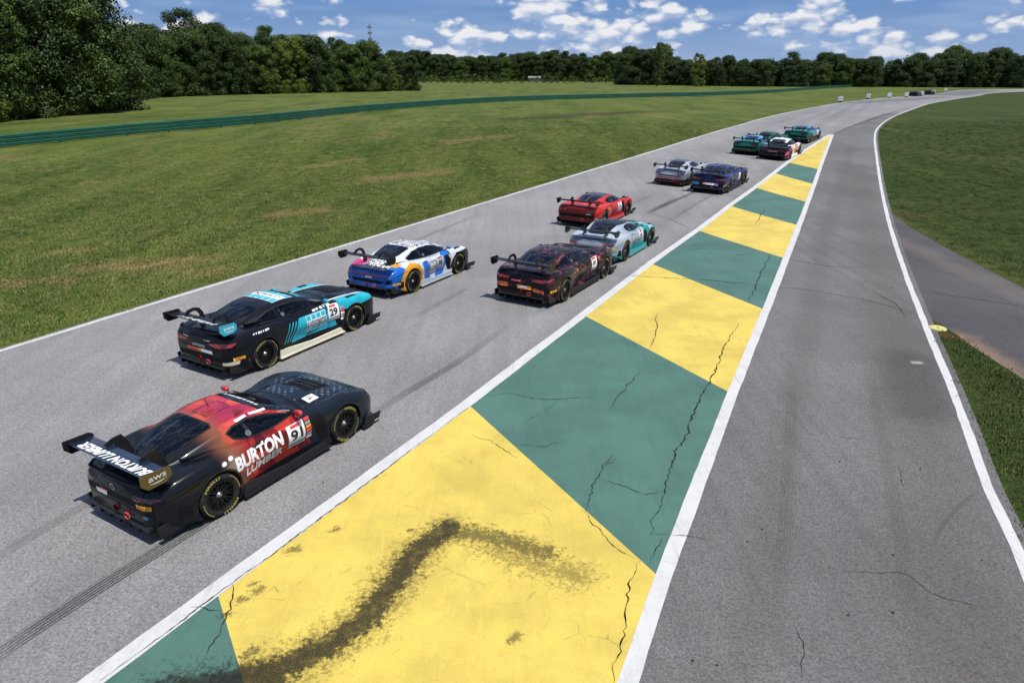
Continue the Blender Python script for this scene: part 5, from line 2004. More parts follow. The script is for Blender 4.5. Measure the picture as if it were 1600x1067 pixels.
        # door handle and fuel filler
        decal("door_handle", [(-.62, T['side'][-1][1] - .10), (-.44, T['side'][-1][1] - .095), (-.44, T['side'][-1][1] - .12), (-.62, T['side'][-1][1] - .125)], 'right' if s_ < 0 else 'left', kind, CARBON, root, .012)
        # clear vent disc and cage tube behind the side glass
        sw = T['side']
        cx_ = sum(p[0] for p in sw) / len(sw) - .18
        cz_ = min(p[1] for p in sw) + .075
        decal("window_vent", [(cx_ + .05 * math.cos(a), cz_ + .042 * math.sin(a)) for a in [k * 6.283 / 12 for k in range(12)]], 'right' if s_ < 0 else 'left', kind, VENTP, root, .0085)
    # tail
    tail(kind, root, L, x0, zs, zc, zbf)
    # mirrors
    for s_ in (-1, 1):
        xm = T['side'][0][0] - .02
        zm = T['side'][0][1] + .07
        mt = empty("door_mirror", (xm, s_ * .93, zm), 0, root)
        bm = bmesh.new()
        bmesh.ops.create_uvsphere(bm, u_segments=14, v_segments=8, radius=1, matrix=Matrix.Diagonal((.06, .09, .05, 1)))
        for v in bm.verts:
            if v.co.x < -.03: v.co.x = -.03
        link("housing", bm_mesh("housing", bm, True, 40), L.get('mirror', trim), mt)
        bm = bmesh.new()
        tube(bm, [Vector((0, -s_ * .06, -.02)), Vector((.02, -s_ * .17, -.10)), Vector((.02, -s_ * .26, -.12))], [.016, .016, .02], 6)
        link("stalk", bm_mesh("stalk", bm, True), trim, mt)
    # roof aerial, bonnet pins
    bm = bmesh.new()
    xa = (sh[-1][0] + rw[0][0]) / 2
    tube(bm, [Vector((xa, .1, pchip(T['zr'])(xa) - .02)), Vector((xa - .05, .1, pchip(T['zr'])(xa) + .16))], [.009, .004], 5)
    link("aerial", bm_mesh("aerial", bm), CARBON, root)
    # rear wing
    wg = T['wing']
    zw, xw, hf, ch = wg['z'] + L.get('wing_dz', 0), wg['x'], wg['half'], wg['chord']
    bm = bmesh.new()
    af = []
    n = 10
    for i in range(n + 1):
        t = i / n
        xx = xw + ch * .5 - ch * (1 - t)          # trailing edge at the back, raised
        cam_ = .045 * math.sin(math.pi * (1 - t) * .9) - .012
        th = .026 * math.sqrt(max(t if t < .5 else 1 - t, 0) + .02) * 1.2
        up = (1 - t) * .055
        af.append((xx, zw + up - cam_ + th))
    for i in range(n, -1, -1):
        t = i / n
        xx = xw + ch * .5 - ch * (1 - t)
        cam_ = .045 * math.sin(math.pi * (1 - t) * .9) - .012
        th = .022 * math.sqrt(max(t if t < .5 else 1 - t, 0) + .02) * 1.2
        af.append((xx, zw + (1 - t) * .055 - cam_ - th))
    plate(bm, af, 'y', 0, hf * 2 - .02)
    wing = link("rear_wing", bm_mesh("rear_wing", bm, True, 40), L.get('wing', trim), root)
    for s_ in (-1, 1):
        bm = bmesh.new()
        ep = [(xw - ch * .5 - .06, zw + .10), (xw + ch * .42, zw + .085), (xw + ch * .58, zw + .04), (xw + ch * .58, zw - .07), (xw + ch * .30, zw - .135), (xw - ch * .42, zw - .135), (xw - ch * .5 - .06, zw - .04)]
        plate(bm, ep, 'y', s_ * hf, .014)
        o = link("endplate", bm_mesh("endplate", bm), L.get('endplate', trim) if s_ < 0 else trim, wing)
        if L.get('aws') and s_ < 0:
            v, f, w = text_mesh("aws", .01)
            bm = bmesh.new()
            vs = [bm.verts.new((xw + q[0] / w * .26, -hf - .009, zw + q[1] * .085 + .0)) for q in v]
            for p in f:
                try: bm.faces.new([vs[i] for i in p])
                except ValueError: pass
            prev = None
            for k in range(9):
                a = -1 + k / 4
                row = [bm.verts.new((xw + a * .13, -hf - .009, zw - .085 + .03 * a * a + d_)) for d_ in (0, .016 * (1.2 - abs(a)))]
                if prev: bm.faces.new((prev[0], row[0], row[1], prev[1]))
                prev = row
            me_ = bm_mesh("endplate_lettering", bm)
            orient(me_, Vector((0, 1, 0)))
            link("endplate_lettering", me_, L['aws'], wing)
    for s_ in (-1, 1):
        yy = s_ * (.46 if wg['mount'] == 'swan' else .42)
        bm = bmesh.new()
        zd = zc(x0 + .30) - .03
        if wg['mount'] == 'swan':
            ol = [(x0 + .42, zd), (x0 + .60, zd), (xw + .42, zw + .02), (xw + .34, zw + .135), (xw + .20, zw + .175), (xw + .04, zw + .15), (xw - .06, zw + .06), (xw + .00, zw + .02), (xw + .10, zw + .085), (xw + .20, zw + .10), (xw + .28, zw + .06), (xw + .33, zw - .02)]
        else:
            ol = [(x0 + .30, zd), (x0 + .62, zd), (xw + .44, zw - .06), (xw + .34, zw + .115), (xw + .20, zw + .11), (xw + .06, zw + .05), (xw + .10, zw + .02), (xw + .24, zw + .02)]
        plate(bm, ol, 'y', yy, .022)
        link("wing_mount", bm_mesh("wing_mount", bm), L.get('mount', trim), wing)
    if L.get('wingtext'):
        # lettering on the upper surface, read from the front
        v, f, w = text_mesh(L['wingtext'], .04) if L['wingtext'] != '?' else STROKES
        tr_ = BVHTree.FromPolygons([q.co for q in wing.data.vertices], [p.vertices for p in wing.data.polygons])
        bm = bmesh.new()
        vs = []
        for q in v:
            px, py = xw - .05 + q[1] * -.17 * L.get('wts', 1), q[0] / w * L.get('wtw', 1.5) * -1
            px, py = px, -py * 1.0
            vs.append(bm.verts.new((px, py, 0)))
        for p in f:
            try: bm.faces.new([vs[i] for i in p])
            except ValueError: pass
        for q in bm.verts:
            h, nn, _, _ = tr_.ray_cast(Vector((q.co.x, q.co.y, 3)), Vector((0, 0, -1)))
            q.co.z = (h.z if h else zw) + .004
        me_ = bm_mesh("wing_lettering", bm)
        orient(me_, Vector((0, 0, -1)))
        link("wing_lettering", me_, WSTICK, wing)
    # number panel on both doors
    if L.get('num'):
        nx, nz = L.get('numat', (T['side'][0][0] - .02, .60))
        for s_ in ('right', 'left'):
            o = decal("number_panel", [(nx - .18, nz - .20), (nx + .18, nz - .20), (nx + .18, nz + .20), (nx - .18, nz + .20)], s_, kind, L.get('nummat', WSTICK), root, .0065)
            if L['num'] != '?':
                lettering(L['num'], s_, kind, BSTICK, o, (nx, nz + .01), .26, .17, off=.009, bold=0.035)
            else:
                marks(s_, kind, BSTICK, o, (nx, nz + .015), .22, .13, 3, 5, .009)
            decal("class_bar", [(nx - .18, nz - .19), (nx + .18, nz - .19), (nx + .18, nz - .125), (nx - .18, nz - .125)], s_, kind, GRSTICK, o, .0085)
            decal("class_tag", [(nx - .10, nz + .135), (nx + .10, nz + .135), (nx + .10, nz + .185), (nx - .10, nz + .185)], s_, kind, RSTICK, o, .0085)
    for d_ in L.get('decals', []):
        decal(d_[0], d_[1], d_[2], kind, d_[3], root, d_[4] if len(d_) > 4 else .006)
    for t_ in L.get('marks', []):
        marks(t_[0], kind, t_[1], root, *t_[2:])
    for t_ in L.get('texts', []):
        kw = dict(t_[6]) if len(t_) > 6 else {}
        lettering(t_[0], t_[1], kind, t_[2], root, t_[3], t_[4], t_[5], **kw)
    return root


def tail(kind, root, L, x0, zs, zc, zbf):
    """lamps, grille and stickers across the rear"""
    lamp = L.get('lamp', LAMP)
    if kind == 'gt':
        for s_ in (-1, 1):
            decal("tail_light", [(s_ * .46, .745), (s_ * .83, .735), (s_ * .88, .70), (s_ * .80, .665), (s_ * .50, .68)], 'back', kind, lamp, root, .006)
        decal("rear_grille", [(-.60, .55), (.60, .55), (.70, .62), (-.70, .62)], 'back', kind, MESHBLK, root, .005)
    elif kind == 'coupe':
        for s_ in (-1, 1):
            decal("tail_light", [(s_ * .36, .80), (s_ * .74, .84), (s_ * .93, .83), (s_ * .90, .76), (s_ * .70, .735), (s_ * .40, .755)], 'back', kind, lamp, root, .006)
            decal("bumper_inlet", [(s_ * .70, .42), (s_ * .86, .42), (s_ * .88, .58), (s_ * .76, .62)], 'back', kind, MESHBLK, root, .005)
        decal("rear_valance", [(-.70, .40), (.70, .40), (.66, .50), (-.66, .50)], 'back', kind, MESHBLK, root, .005)
    elif kind == 'fastback':
        decal("tail_light_strip", [(-.80, .69), (-.60, .70), (.60, .70), (.80, .69), (.80, .655), (.5, .66), (-.5, .66), (-.80, .655)], 'back', kind, lamp, root, .006)
        decal("rear_grille", [(-.55, .44), (.55, .44), (.62, .53), (-.62, .53)], 'back', kind, MESHBLK, root, .005)
        for s_ in (-1, 1):
            decal("bumper_inlet", [(s_ * .68, .44), (s_ * .84, .46), (s_ * .86, .60), (s_ * .74, .58)], 'back', kind, MESHBLK, root, .005)
    else:
        for s_ in (-1, 1):
            o = decal("tail_light", [(s_ * .42, .80), (s_ * .80, .82), (s_ * .88, .78), (s_ * .84, .70), (s_ * .46, .70)], 'back', kind, L.get('lampback', MESHBLK), root, .005)
            for q in (.50, .69):
                decal("lamp_ring", [(s_ * q, .725), (s_ * (q + .14), .725), (s_ * (q + .15), .78), (s_ * q, .775)], 'back', kind, lamp, o, .008)
        decal("rear_grille", [(-.80, .46), (.80, .46), (.86, .60), (-.86, .60)], 'back', kind, MESHBLK, root, .005)
    for s_ in (-1, 1):
        o = decal("headlight", [(s_ * .60, zs(x0) * 0 + .60), (s_ * .84, .68), (s_ * .88, .62), (s_ * .74, .55)], 'front', kind, HLAMP, root, .006)
    # boot lid, bumper joint and tail lip
    zt = zc(x0 + .05)
    body_ = root.children[0]
    seam_line([(-.62, zt - .03), (-.66, .70), (-.60, .645), (.60, .645), (.66, .70), (.62, zt - .03)], 'back', kind, body_, .010)
    seam_line([(-.78, .50), (.78, .50)], 'back', kind, body_, .010)
    T = TYPES[kind]
    xr_ = T['rear'][-1][0]
    seam_line([(xr_ - .05, -.62), (x0 + .20, -.66)], 'top', kind, body_, .010)
    seam_line([(xr_ - .05, .62), (x0 + .20, .66)], 'top', kind, body_, .010)
    ra, rb = T['rear'][0][0] + .06, T['shield'][-1][0] - .05
    if rb - ra > .35:
        seam_line([(ra + .05, -.18), (rb - .10, -.18), (rb - .10, .18), (ra + .05, .18), (ra + .05, -.18)], 'top', kind, root.children[1], .008, name="roof_hatch_gap")
    bm = bmesh.new()
    ol = [(x0 + .02, -.60), (x0 + .16, -.72), (x0 + .20, -.70), (x0 + .07, -.58), (x0 + .05, 0), (x0 + .07, .58), (x0 + .20, .70), (x0 + .16, .72), (x0 + .02, .60), (x0 - .01, 0)]
    plate(bm, ol, 'z', zt + .012, .016)
    link("tail_lip", bm_mesh("tail_lip", bm), L.get('trim', CARBON), root)
    for s_ in (-1, 1):
        for xx in (T['wb'] / 2 + .45, T['shield'][0][0] + .18):
            decal("bonnet_pin", [(xx + .022 * math.cos(a), s_ * .40 + .022 * math.sin(a)) for a in [k * 6.283 / 8 for k in range(8)]], 'top', kind, RIM_S, root, .008)
    # exhaust and tow strap
    bm = bmesh.new()
    tube(bm, [Vector((x0 - .03, .0, .40)), Vector((x0 + .06, .0, .40))], [.05, .05], 12)
    link("rain_light", bm_mesh("rain_light", bm), L.get('lamp', LAMP), root)
    bm = bmesh.new()
    pts = [Vector((x0 - .045, -.30 + .06 * math.cos(a), .38 + .05 * math.sin(a))) for a in [k * 6.283 / 12 for k in range(12)]]
    tube(bm, pts + [pts[0]], [.009] * 13, 5)
    link("tow_strap", bm_mesh("tow_strap", bm), RSTICK, root)
    yb_ = L.get('yel')
    if yb_:
        o = decal("yellow_label", [(yb_[0] - .13, yb_[1] - .033), (yb_[0] + .13, yb_[1] - .033), (yb_[0] + .13, yb_[1] + .033), (yb_[0] - .13, yb_[1] + .033)], yb_[2], kind, YSTICK, root, .0075)
        lettering("PIRELLI", yb_[2], kind, RSTICK, o, (yb_[0], yb_[1]), .20, .038, off=.0095)
# ------------------------------------------------------------------ liveries
def paint(name, fn, rough=0.28, coat=0.8, metal=0.0):
    return material(name, rough=rough + .08, metal=metal, spec=0.12, coat=coat * .32, fn=fn)


def band(v, a, b_, s=.006):
    """1 between a and b_"""
    return v.ss(a - s, a + s) * v.ss(b_ + s, b_ - s)


def liv_red_black(nb, b):
    P = nb.pos()
    X, Y, Z = nb.sep(P)
    cell, c2, c3 = nb.sep(nb.voro(nb.rot(P, .6, (1.0, 1.5, 1.25)), 2.7, 'Color'))
    cellb, _, _ = nb.sep(nb.voro(nb.rot(P, -.5, (1.5, 1.0, 1.6)), 1.9, 'Color'))
    f = cell * .6 + cellb * .4
    red = nb.ramp(f, [(0.08, (.075, .006, .012)), (.35, (.23, .016, .020)), (.58, (.42, .034, .026)), (.85, (.60, .085, .030)), (1, (.62, .13, .04))])
    red = nb.mix(Z.ss(1.10, 1.2) * c2.ss(.4, .6) * .55, red, (.30, .020, .075))
    xm = X + (f - .5) * .22
    bronze = nb.mix(Z.ss(.5, 1.0), (.14, .075, .04), (.20, .07, .035))
    c = nb.mix(xm.ss(-1.05, -.66), bronze, red)
    blk = nb.mix(X.ss(.3, 1.0), (.006, .007, .010), (.008, .013, .022))
    c = nb.mix(xm.ss(-1.34, -.92) * (X - (Z - .6) * -.28).ss(.52, .44) * Z.ss(.24, .30), blk, c)
    # pale flash ahead of the rear wheel
    c = nb.mix(((X + 1.02).abs() + (Z - .72).abs() * 1.0).ss(.24, .02) * .5, c, (.30, .30, .29))
    # dotted weave across the bonnet
    dots = ((X * 42.0).sin() * (Y * 42.0).sin()).ss(.35, .75)
    reg = band(X, .75, 1.95, .1) * Z.ss(.70, .76) * (nb.noise(P, 2.6, 2).ss(.48, .62)) * Y.abs().ss(.74, .66)
    c = nb.mix(dots * reg * .8, c, (.16, .20, .25))
    return c


def liv_black_teal(nb, b):
    P = nb.pos()
    X, Y, Z = nb.sep(P)
    teal = nb.mix(nb.noise(P, 1.6, 2).ss(.4, .6), (.020, .42, .52), (.018, .34, .44))
    c = nb.mix(0.0, (.005, .006, .009), teal)
    side = Y.abs().ss(.68, .74)
    s = X - (Z - .5) * .55
    # solid teal over the door with three slanted stripes trailing behind
    door = s.ss(-.52, -.505) * X.ss(1.02, 1.0) * band(Z, .31, .84)
    st = s * 0 + band(s, -.60, -.56) + band(s, -.70, -.66) + band(s, -.80, -.77)
    m = (door + st * band(Z, .36, .80)).min(1.0) * side
    m = m * (1 - band((X - .55) - (Z - .72) * 1.6, -.02, .03) * Z.lt(.78))
    c = nb.mix(m, c, teal)
    fr = X.ss(.98, 1.0) * Z.ss(.66, .68) * Y.abs().ss(.70, .72)
    c = nb.mix(fr, c, teal)
    c = nb.mix(X.ss(.8, .82) * band(Y.abs(), .63, .70) * Z.ss(.75, .76), c, (.72, .74, .74))
    c = nb.mix(side * X.ss(.62, .64) * X.ss(.98, .96) * band(Z, .80, .84), c, (.7, .72, .72))
    # cream flash low behind the rear wheel
    cr = side * X.ss(-1.90, -1.92) * band(Z, .34, .42) * (1 - band(X, -2.10, -2.06) * 1.0)
    c = nb.mix(cr, c, (.62, .57, .40))
    return c


def liv_blue_white(nb, b):
    P = nb.pos()
    X, Y, Z = nb.sep(P)
    silver = nb.mix(nb.noise(P, 1.2, 2).ss(.35, .65), (.46, .50, .56), (.60, .63, .68))
    blue = nb.mix(nb.noise(P, 1.5, 2).ss(.35, .65), (.012, .10, .42), (.025, .17, .60))
    c = nb.mix((X + (Z - .6) * 1.1).ss(-1.30, -1.40), silver, blue)
    c = nb.mix(Y.abs().ss(.78, .80) * band(X + (Z - .5) * .3, -.62, -.28) * Z.ss(.80, .78), c, blue)
    c = nb.mix(band(X - (Z - .5) * .5, .22, .62) * Y.abs().ss(.70, .72), c, blue)
    # scribble pattern on roof and engine cover
    dz = nb.noise(P, 15.0, 2, .5, 1.5)
    patt = nb.mix(dz.ss(.48, .52), (.03, .03, .035), (.74, .74, .75))
    c = nb.mix(Z.ss(1.215, 1.225) * band(X, -.75, .2), c, patt)
    c = nb.mix(X.ss(-1.52, -1.55) * Z.ss(.80, .82) * Y.abs().ss(.60, .58), c, patt)
    c = nb.mix(X.ss(-1.50, -1.55) * Z.ss(.78, .80) * Y.ss(.34, .40), c, (.55, .03, .16))
    # amber ring round the rear wheel
    dx_, dz_ = X + 1.2535, Z - .345
    r = (dx_ * dx_ + dz_ * dz_).sqrt()
    c = nb.mix(r.ss(.575, .565) * Y.abs().ss(.80, .82), c, (.66, .30, .03))
    # dark nose
    c = nb.mix((X - (Z - .5) * .35).ss(1.0, 1.02) * Y.abs().ss(.60, .62), c, (.010, .018, .022))
    c = nb.mix(X.ss(.90, .92) * Z.ss(.74, .76) * Y.abs().ss(.55, .58), c, silver)
    return c


def flames(c0, cols, scale=2.2, amt=1.0):
    def fn(nb, b):
        P = nb.pos()
        X, Y, Z = nb.sep(P)
        n = nb.noise(nb.rot(P, .2, (1.0, 1.7, 1.9)), scale, 5, .62, 1.2)
        k = nb.noise(P, scale * 5, 3, .6)
        c = nb.ramp(n * .8 + k * .2, [(0, c0), (.47, c0)] + [(.53 + .16 * i / max(1, len(cols) - 1), q) for i, q in enumerate(cols)])
        sp = nb.noise(P, 22, 2)
        c = nb.mix(sp.ss(.66, .72) * .6 * amt, c, cols[-1])
        c = nb.mix(X.ss(-2.2, -2.35) * .7, c, tuple(q * .8 for q in c0))
        return c
    return fn


def liv_silver_teal(nb, b):
    P = nb.pos()
    X, Y, Z = nb.sep(P)
    s = nb.mix(nb.noise(P, 1.3, 2).ss(.35, .65), (.33, .38, .45), (.45, .50, .56))
    c = nb.mix(((X - .75) + (Z - .6) * .4).ss(0, .02), s, (.02, .30, .29))
    c = nb.mix(X.ss(1.0, 1.02) * nb.noise(P, 2.4, 2).ss(.5, .52), c, s)
    c = nb.mix(Z.ss(.36, .34), c, (.02, .30, .29))
    c = nb.mix(Z.ss(1.16, 1.175), c, (.012, .015, .022))
    return c


def liv_red(nb, b):
    P = nb.pos()
    X, Y, Z = nb.sep(P)
    c = nb.mix(nb.noise(P, 1.1, 2).ss(.35, .65), (.42, .018, .018), (.56, .035, .028))
    c = nb.mix(Z.ss(1.075, 1.085) * Y.abs().ss(.5, .48), c, (.030, .036, .042))
    c = nb.mix(Z.ss(.34, .32), c, (.30, .012, .012))
    c = nb.mix(X.ss(-2.18, -2.22) * Z.ss(.84, .80) * .8, c, (.07, .006, .008))
    return c


def liv_silver(nb, b):
    P = nb.pos()
    X, Y, Z = nb.sep(P)
    c = nb.mix(nb.noise(P, 1.1, 2).ss(.35, .65), (.30, .34, .39), (.44, .48, .53))
    c = nb.mix(Z.ss(1.19, 1.20), c, (.10, .11, .13))
    c = nb.mix(Z.ss(.42, .40), c, (.02, .02, .022))
    return c


def liv_green_blue(front):
    def fn(nb, b):
        P = nb.pos()
        X, Y, Z = nb.sep(P)
        n = nb.noise(P, 1.6, 3)
        g = nb.mix(n.ss(.4, .6), (.008, .11, .075), (.012, .20, .13))
        bl = nb.mix(n.ss(.4, .6), (.02, .10, .32), (.10, .30, .50))
        c = nb.mix((X + (n - .5) * .9 + (Z - .8) * .6).ss(-1.5, -1.3), g, bl if front else nb.mix(.5, bl, (.012, .16, .18)))
        c = nb.mix(Z.ss(.40, .38), c, (.008, .01, .01))
        c = nb.mix(band(X + Z * .6, -.1, .05) * Y.abs().ss(.7, .74), c, (.45, .50, .50))
        return c
    return fn


def liv_white_pink(nb, b):
    P = nb.pos()
    X, Y, Z = nb.sep(P)
    n = nb.noise(P, 1.4, 2)
    c = nb.mix((X + (n - .5) * .3).ss(-1.15, -1.10), (.008, .008, .010), (.68, .67, .67))
    c = nb.mix(band(X + Z * .4, .55, .95) * Y.abs().ss(.6, .65), c, (.60, .12, .03))
    c = nb.mix(X.ss(1.2, 1.25), c, (.02, .02, .025))
    dx_, dz_ = X + 1.2535, Z - .345
    r = (dx_ * dx_ + dz_ * dz_).sqrt()
    c = nb.mix(band(r, .36, .52) * Y.abs().ss(.80, .82) * X.ss(-1.2, -1.3), c, (.62, .04, .26))
    return c


def liv_green_yellow(nb, b):
    P = nb.pos()
    X, Y, Z = nb.sep(P)
    n = nb.noise(P, 1.4, 2)
    c = nb.mix(n.ss(.4, .6), (.006, .070, .045), (.010, .12, .07))
    c = nb.mix(Y.ss(.42, .48) * X.ss(.4, .2), c, (.62, .46, .03))
    c = nb.mix(band(Z, .40, .50) * X.ss(-1.2, -1.3), c, (.5, .4, .03))
    return c


TEALST = material("teal_sticker", (.020, .40, .52), .4, coat=.6)
BLUEST = material("blue_sticker", (.02, .22, .45), .4, coat=.6)
CREAM = material("cream_panel", (.70, .66, .50), .45, coat=.4)
AMBER = material("amber_sticker", (.66, .26, .02), .45)
BRONZE = material("bronze_plate", (.105, .075, .022), .4, .3)
NAVYW = material("navy_wing", (.008, .016, .036), .28, coat=.8)
PINKR = material("pink_rim", (.45, .10, .14), .4, .2)
TEALP = material("teal_panel", (.02, .30, .29), .35, coat=.6)
REDP = material("red_panel", (.45, .02, .02), .35, coat=.6)
ORNP = material("orange_panel", (.55, .10, .03), .4, coat=.5)
GREYP = material("silver_panel", (.42, .46, .50), .35, coat=.6)
SILV = material("silver_letters", (.55, .56, .58), .4)


def place(kind, px, local, heading, z=0.0):
    """ground point below the wheelbase centre when the local point shows at photo pixel px"""
    g = G(px[0], px[1], z)
    h = math.radians(heading)
    f, l = Vector((math.sin(h), math.cos(h))), Vector((-math.cos(h), math.sin(h)))
    q = g.to_2d() - f * local[0] - l * local[1]
    return (q.x, q.y, gz(q.y) + .0135)


def rr(kind): return (-TYPES[kind]['wb'] / 2, -pchip(TYPES[kind]['W'])(-TYPES[kind]['wb'] / 2) + .02)
def fr(kind): return (TYPES[kind]['wb'] / 2, -pchip(TYPES[kind]['W'])(TYPES[kind]['wb'] / 2) + .02)


def tilt_to_road(root):
    """sits the car on the slope of the road"""
    y = root.location.y
    h = root.rotation_euler.z
    gy = (gz(y + 1.3) - gz(y - 1.3)) / 2.6
    n = Vector((0, -gy, 1)).normalized()
    q = Vector((0, 0, 1)).rotation_difference(n)
    root.rotation_euler = (q @ root.rotation_euler.to_quaternion()).to_euler()


def car(kind, px, local, heading, label, L, z=0.0):
    r = build_car(kind, place(kind, px, local, heading, z), heading, label, L)
    tilt_to_road(r)
    return r


def grid_board(side, x0_, x1_, z0_, z1_, nx_, nz_, white, cell, skew=0.0):
    """a sponsor board: white frame with coloured tiles"""
    D = [("sponsor_board", [(x0_, z0_), (x1_, z0_), (x1_, z1_), (x0_, z1_)], side, white, .0065)]
    dx_, dz_ = (x1_ - x0_) / nx_, (z1_ - z0_) / nz_
    for i in range(nx_):
        for j in range(nz_):
            a, b_ = x0_ + i * dx_ + .012, z0_ + j * dz_ + .012
            D.append(("board_tile", [(a, b_), (a + dx_ - .024, b_), (a + dx_ - .024, b_ + dz_ - .024), (a, b_ + dz_ - .024)], side, cell, .0085))
    return D


# 1 - black and red car nearest the camera
X0 = TYPES['gt']['W'][0][0]
car('gt', (352, 806), rr('gt'), 30.7, "black race car with red faceted doors and roof, number 91, nearest the camera", dict(
    paint=paint("livery_red_black", liv_red_black, .22, 1.0), wing=NAVYW, wingtext="BURTON LUMBER", wtw=1.62, endplate=BRONZE, aws=SILV, mirror=REDP,
    num="91", numat=(.27, .60), lamp=material("dark_lamp", (.05, .004, .006), .1, coat=.8), strip=BSTICK, striptext="FANATEC", yel=(-.66, .60, 'back'), louvre=CARBON,
    texts=[("BURTON", 'right', WSTICK, (-.51, .685), 0.98, .215, dict(bold=.045, off=.008)), ("LUMBER", 'right', WSTICK, (-.42, .465), .80, .14, dict(bold=.03, off=.008)),
           ("BURTON", 'left', WSTICK, (-.51, .685), 0.98, .215, dict(bold=.045, off=.008)), ("LUMBER", 'left', WSTICK, (-.42, .465), .80, .14, dict(bold=.03, off=.008)),
           ("91", 'top', BSTICK, (.98, -.52), .10, .10, dict(rot=math.pi / 2, off=.009))],
    decals=[("bonnet_number_panel", [(.86, -.62), (.86, -.44), (1.10, -.44), (1.10, -.62)], 'top', WSTICK, .006),
            ("roof_strip", [(-.62, 1.172), (-.40, 1.18), (-.40, 1.158), (-.62, 1.150)], 'right', WSTICK, .007), ("roof_strip", [(-.34, 1.18), (-.02, 1.135), (-.02, 1.112), (-.34, 1.158)], 'right', WSTICK, .007),
            ("round_badge", [(-1.06 + .045 * math.cos(a), .84 + .035 * math.sin(a)) for a in [k * 6.283 / 14 for k in range(14)]], 'right', WSTICK, .007),
            ("round_badge", [(-1.19 + .045 * math.cos(a), .815 + .035 * math.sin(a)) for a in [k * 6.283 / 14 for k in range(14)]], 'right', WSTICK, .007),
            ("rear_badge", [(.18, .60), (.46, .60), (.44, .53), (.20, .53)], 'back', WSTICK, .0075), ("rear_badge_stripe", [(.16, .63), (.36, .635), (.36, .61), (.16, .605)], 'back', RSTICK, .0085),
            ("rear_badge", [(-.68 + .04 * math.cos(a), .44 + .035 * math.sin(a)) for a in [k * 6.283 / 14 for k in range(14)]], 'back', BLUEST, .0085),
            ("emblem", [(.055 * math.cos(a), .74 + .055 * math.sin(a)) for a in [k * 6.283 / 18 for k in range(18)]], 'back', GREYP, .0075), ("emblem_core", [(.042 * math.cos(a), .74 + .042 * math.sin(a)) for a in [k * 6.283 / 18 for k in range(18)]], 'back', BSTICK, .0095),
            ] + [("sponsor_sticker", [(.47, .43 + k * .065), (.58, .43 + k * .065), (.59, .48 + k * .065), (.48, .48 + k * .065)], 'right', m, .0068) for k, m in enumerate([WSTICK, GRSTICK, RSTICK, AMBER, GRSTICK, RSTICK])]))

# 2 - black and teal
car('coupe', (420, 576), rr('coupe'), 30.3, "black race car with teal door panels and cream side skirts, number 29", dict(
    paint=paint("livery_black_teal", liv_black_teal, .22, 1.0), wing=CARBON, wingtext="?", wtw=1.15, endplate=TEALST, aws=WSTICK, mirror=TEALST, skirt=CREAM,
    num="29", numat=(.78, .68), strip=TEALST, yel=(-2.12, .47, 'right'), hood=True,
    texts=[("LATICRETE", 'right', BSTICK, (.20, .60), .58, .105, dict(bold=.02, off=.0125)), ("LATICRETE", 'left', BSTICK, (.20, .60), .58, .105, dict(bold=.02, off=.0125)),
           ("LATICRETE", 'top', BSTICK, (-.40, 0), .80, .11, dict(rot=math.pi / 2, off=.0125)), ("LATICRETE", 'back', SILV, (.0, .70), .42, .06, dict(off=.008)),
           ("aws", 'right', BSTICK, (3.0, .9), .0001, .0001, {})][:-1],
    marks=[('right', WSTICK, (-1.50, .90), .46, .05, 7, 4), ('right', WSTICK, (.46, .885), .62, .045, 5, 6), ('back', SILV, (.42, .85), .22, .03, 5, 2), ('back', SILV, (-.30, .86), .18, .03, 5, 3)],
    decals=grid_board('right', -.12, .52, .42, .82, 4, 3, WSTICK, TEALST) + grid_board('left', -.12, .52, .42, .82, 4, 3, WSTICK, TEALST) + grid_board('top', -.72, -.10, -.50, .50, 3, 5, WSTICK, TEALST) + [
        ("board_bar", [(-.12, .535), (.52, .535), (.52, .665), (-.12, .665)], 'right', SILV, .0105), ("board_bar", [(-.12, .535), (.52, .535), (.52, .665), (-.12, .665)], 'left', SILV, .0105),
        ("board_bar", [(-.50, -.48), (-.50, .48), (-.30, .48), (-.30, -.48)], 'top', WSTICK, .0105),
        ("rear_sticker", [(.06, .56), (.40, .56), (.40, .635), (.06, .635)], 'back', RSTICK, .0075), ("rear_sticker", [(-.06, .56), (.055, .56), (.055, .635), (-.06, .635)], 'back', AMBER, .0075), ("rear_sticker", [(-.44, .56), (-.065, .56), (-.065, .635), (-.44, .635)], 'back', WSTICK, .0075)] +
        [("sponsor_sticker", [(1.00, .42 + k * .075), (1.10, .42 + k * .075), (1.10, .475 + k * .075), (1.00, .475 + k * .075)], 'right', m, .0068) for k, m in enumerate([WSTICK, GRSTICK, WSTICK, RSTICK, GRSTICK])]))

# 3 - blue and silver fastback
car('fastback', (648, 457.5), rr('fastback'), 29.8, "blue and silver race car with amber rear wheel arches and patterned white roof", dict(
    paint=paint("livery_blue_silver", liv_blue_white, .25, 1.0), wing=CARBON, endplate=CARBON, mirror=BLUEST, skirt=GREYP,
    num="?", numat=(.30, .58), nummat=GREYP, yel=(-1.96, .42, 'right'),
    texts=[("RS", 'right', WSTICK, (-.12, .56), .26, .20, dict(bold=.03, off=.011)), ("RS", 'left', WSTICK, (-.12, .56), .26, .20, dict(bold=.03, off=.011))],
    decals=[("door_panel", [(-.36, .40), (.10, .40), (.10, .74), (-.30, .74)], 'right', GRSTICK, .0065), ("door_panel", [(-.36, .40), (.10, .40), (.10, .74), (-.30, .74)], 'left', GRSTICK, .0065),
            ("amber_plate", [(-1.78, -.78), (-1.78, -.46), (-1.50, -.46), (-1.50, -.78)], 'top', AMBER, .006), ("plate", [(-.20, .585), (.06, .585), (.06, .635), (-.20, .635)], 'back', WSTICK, .0075)]))

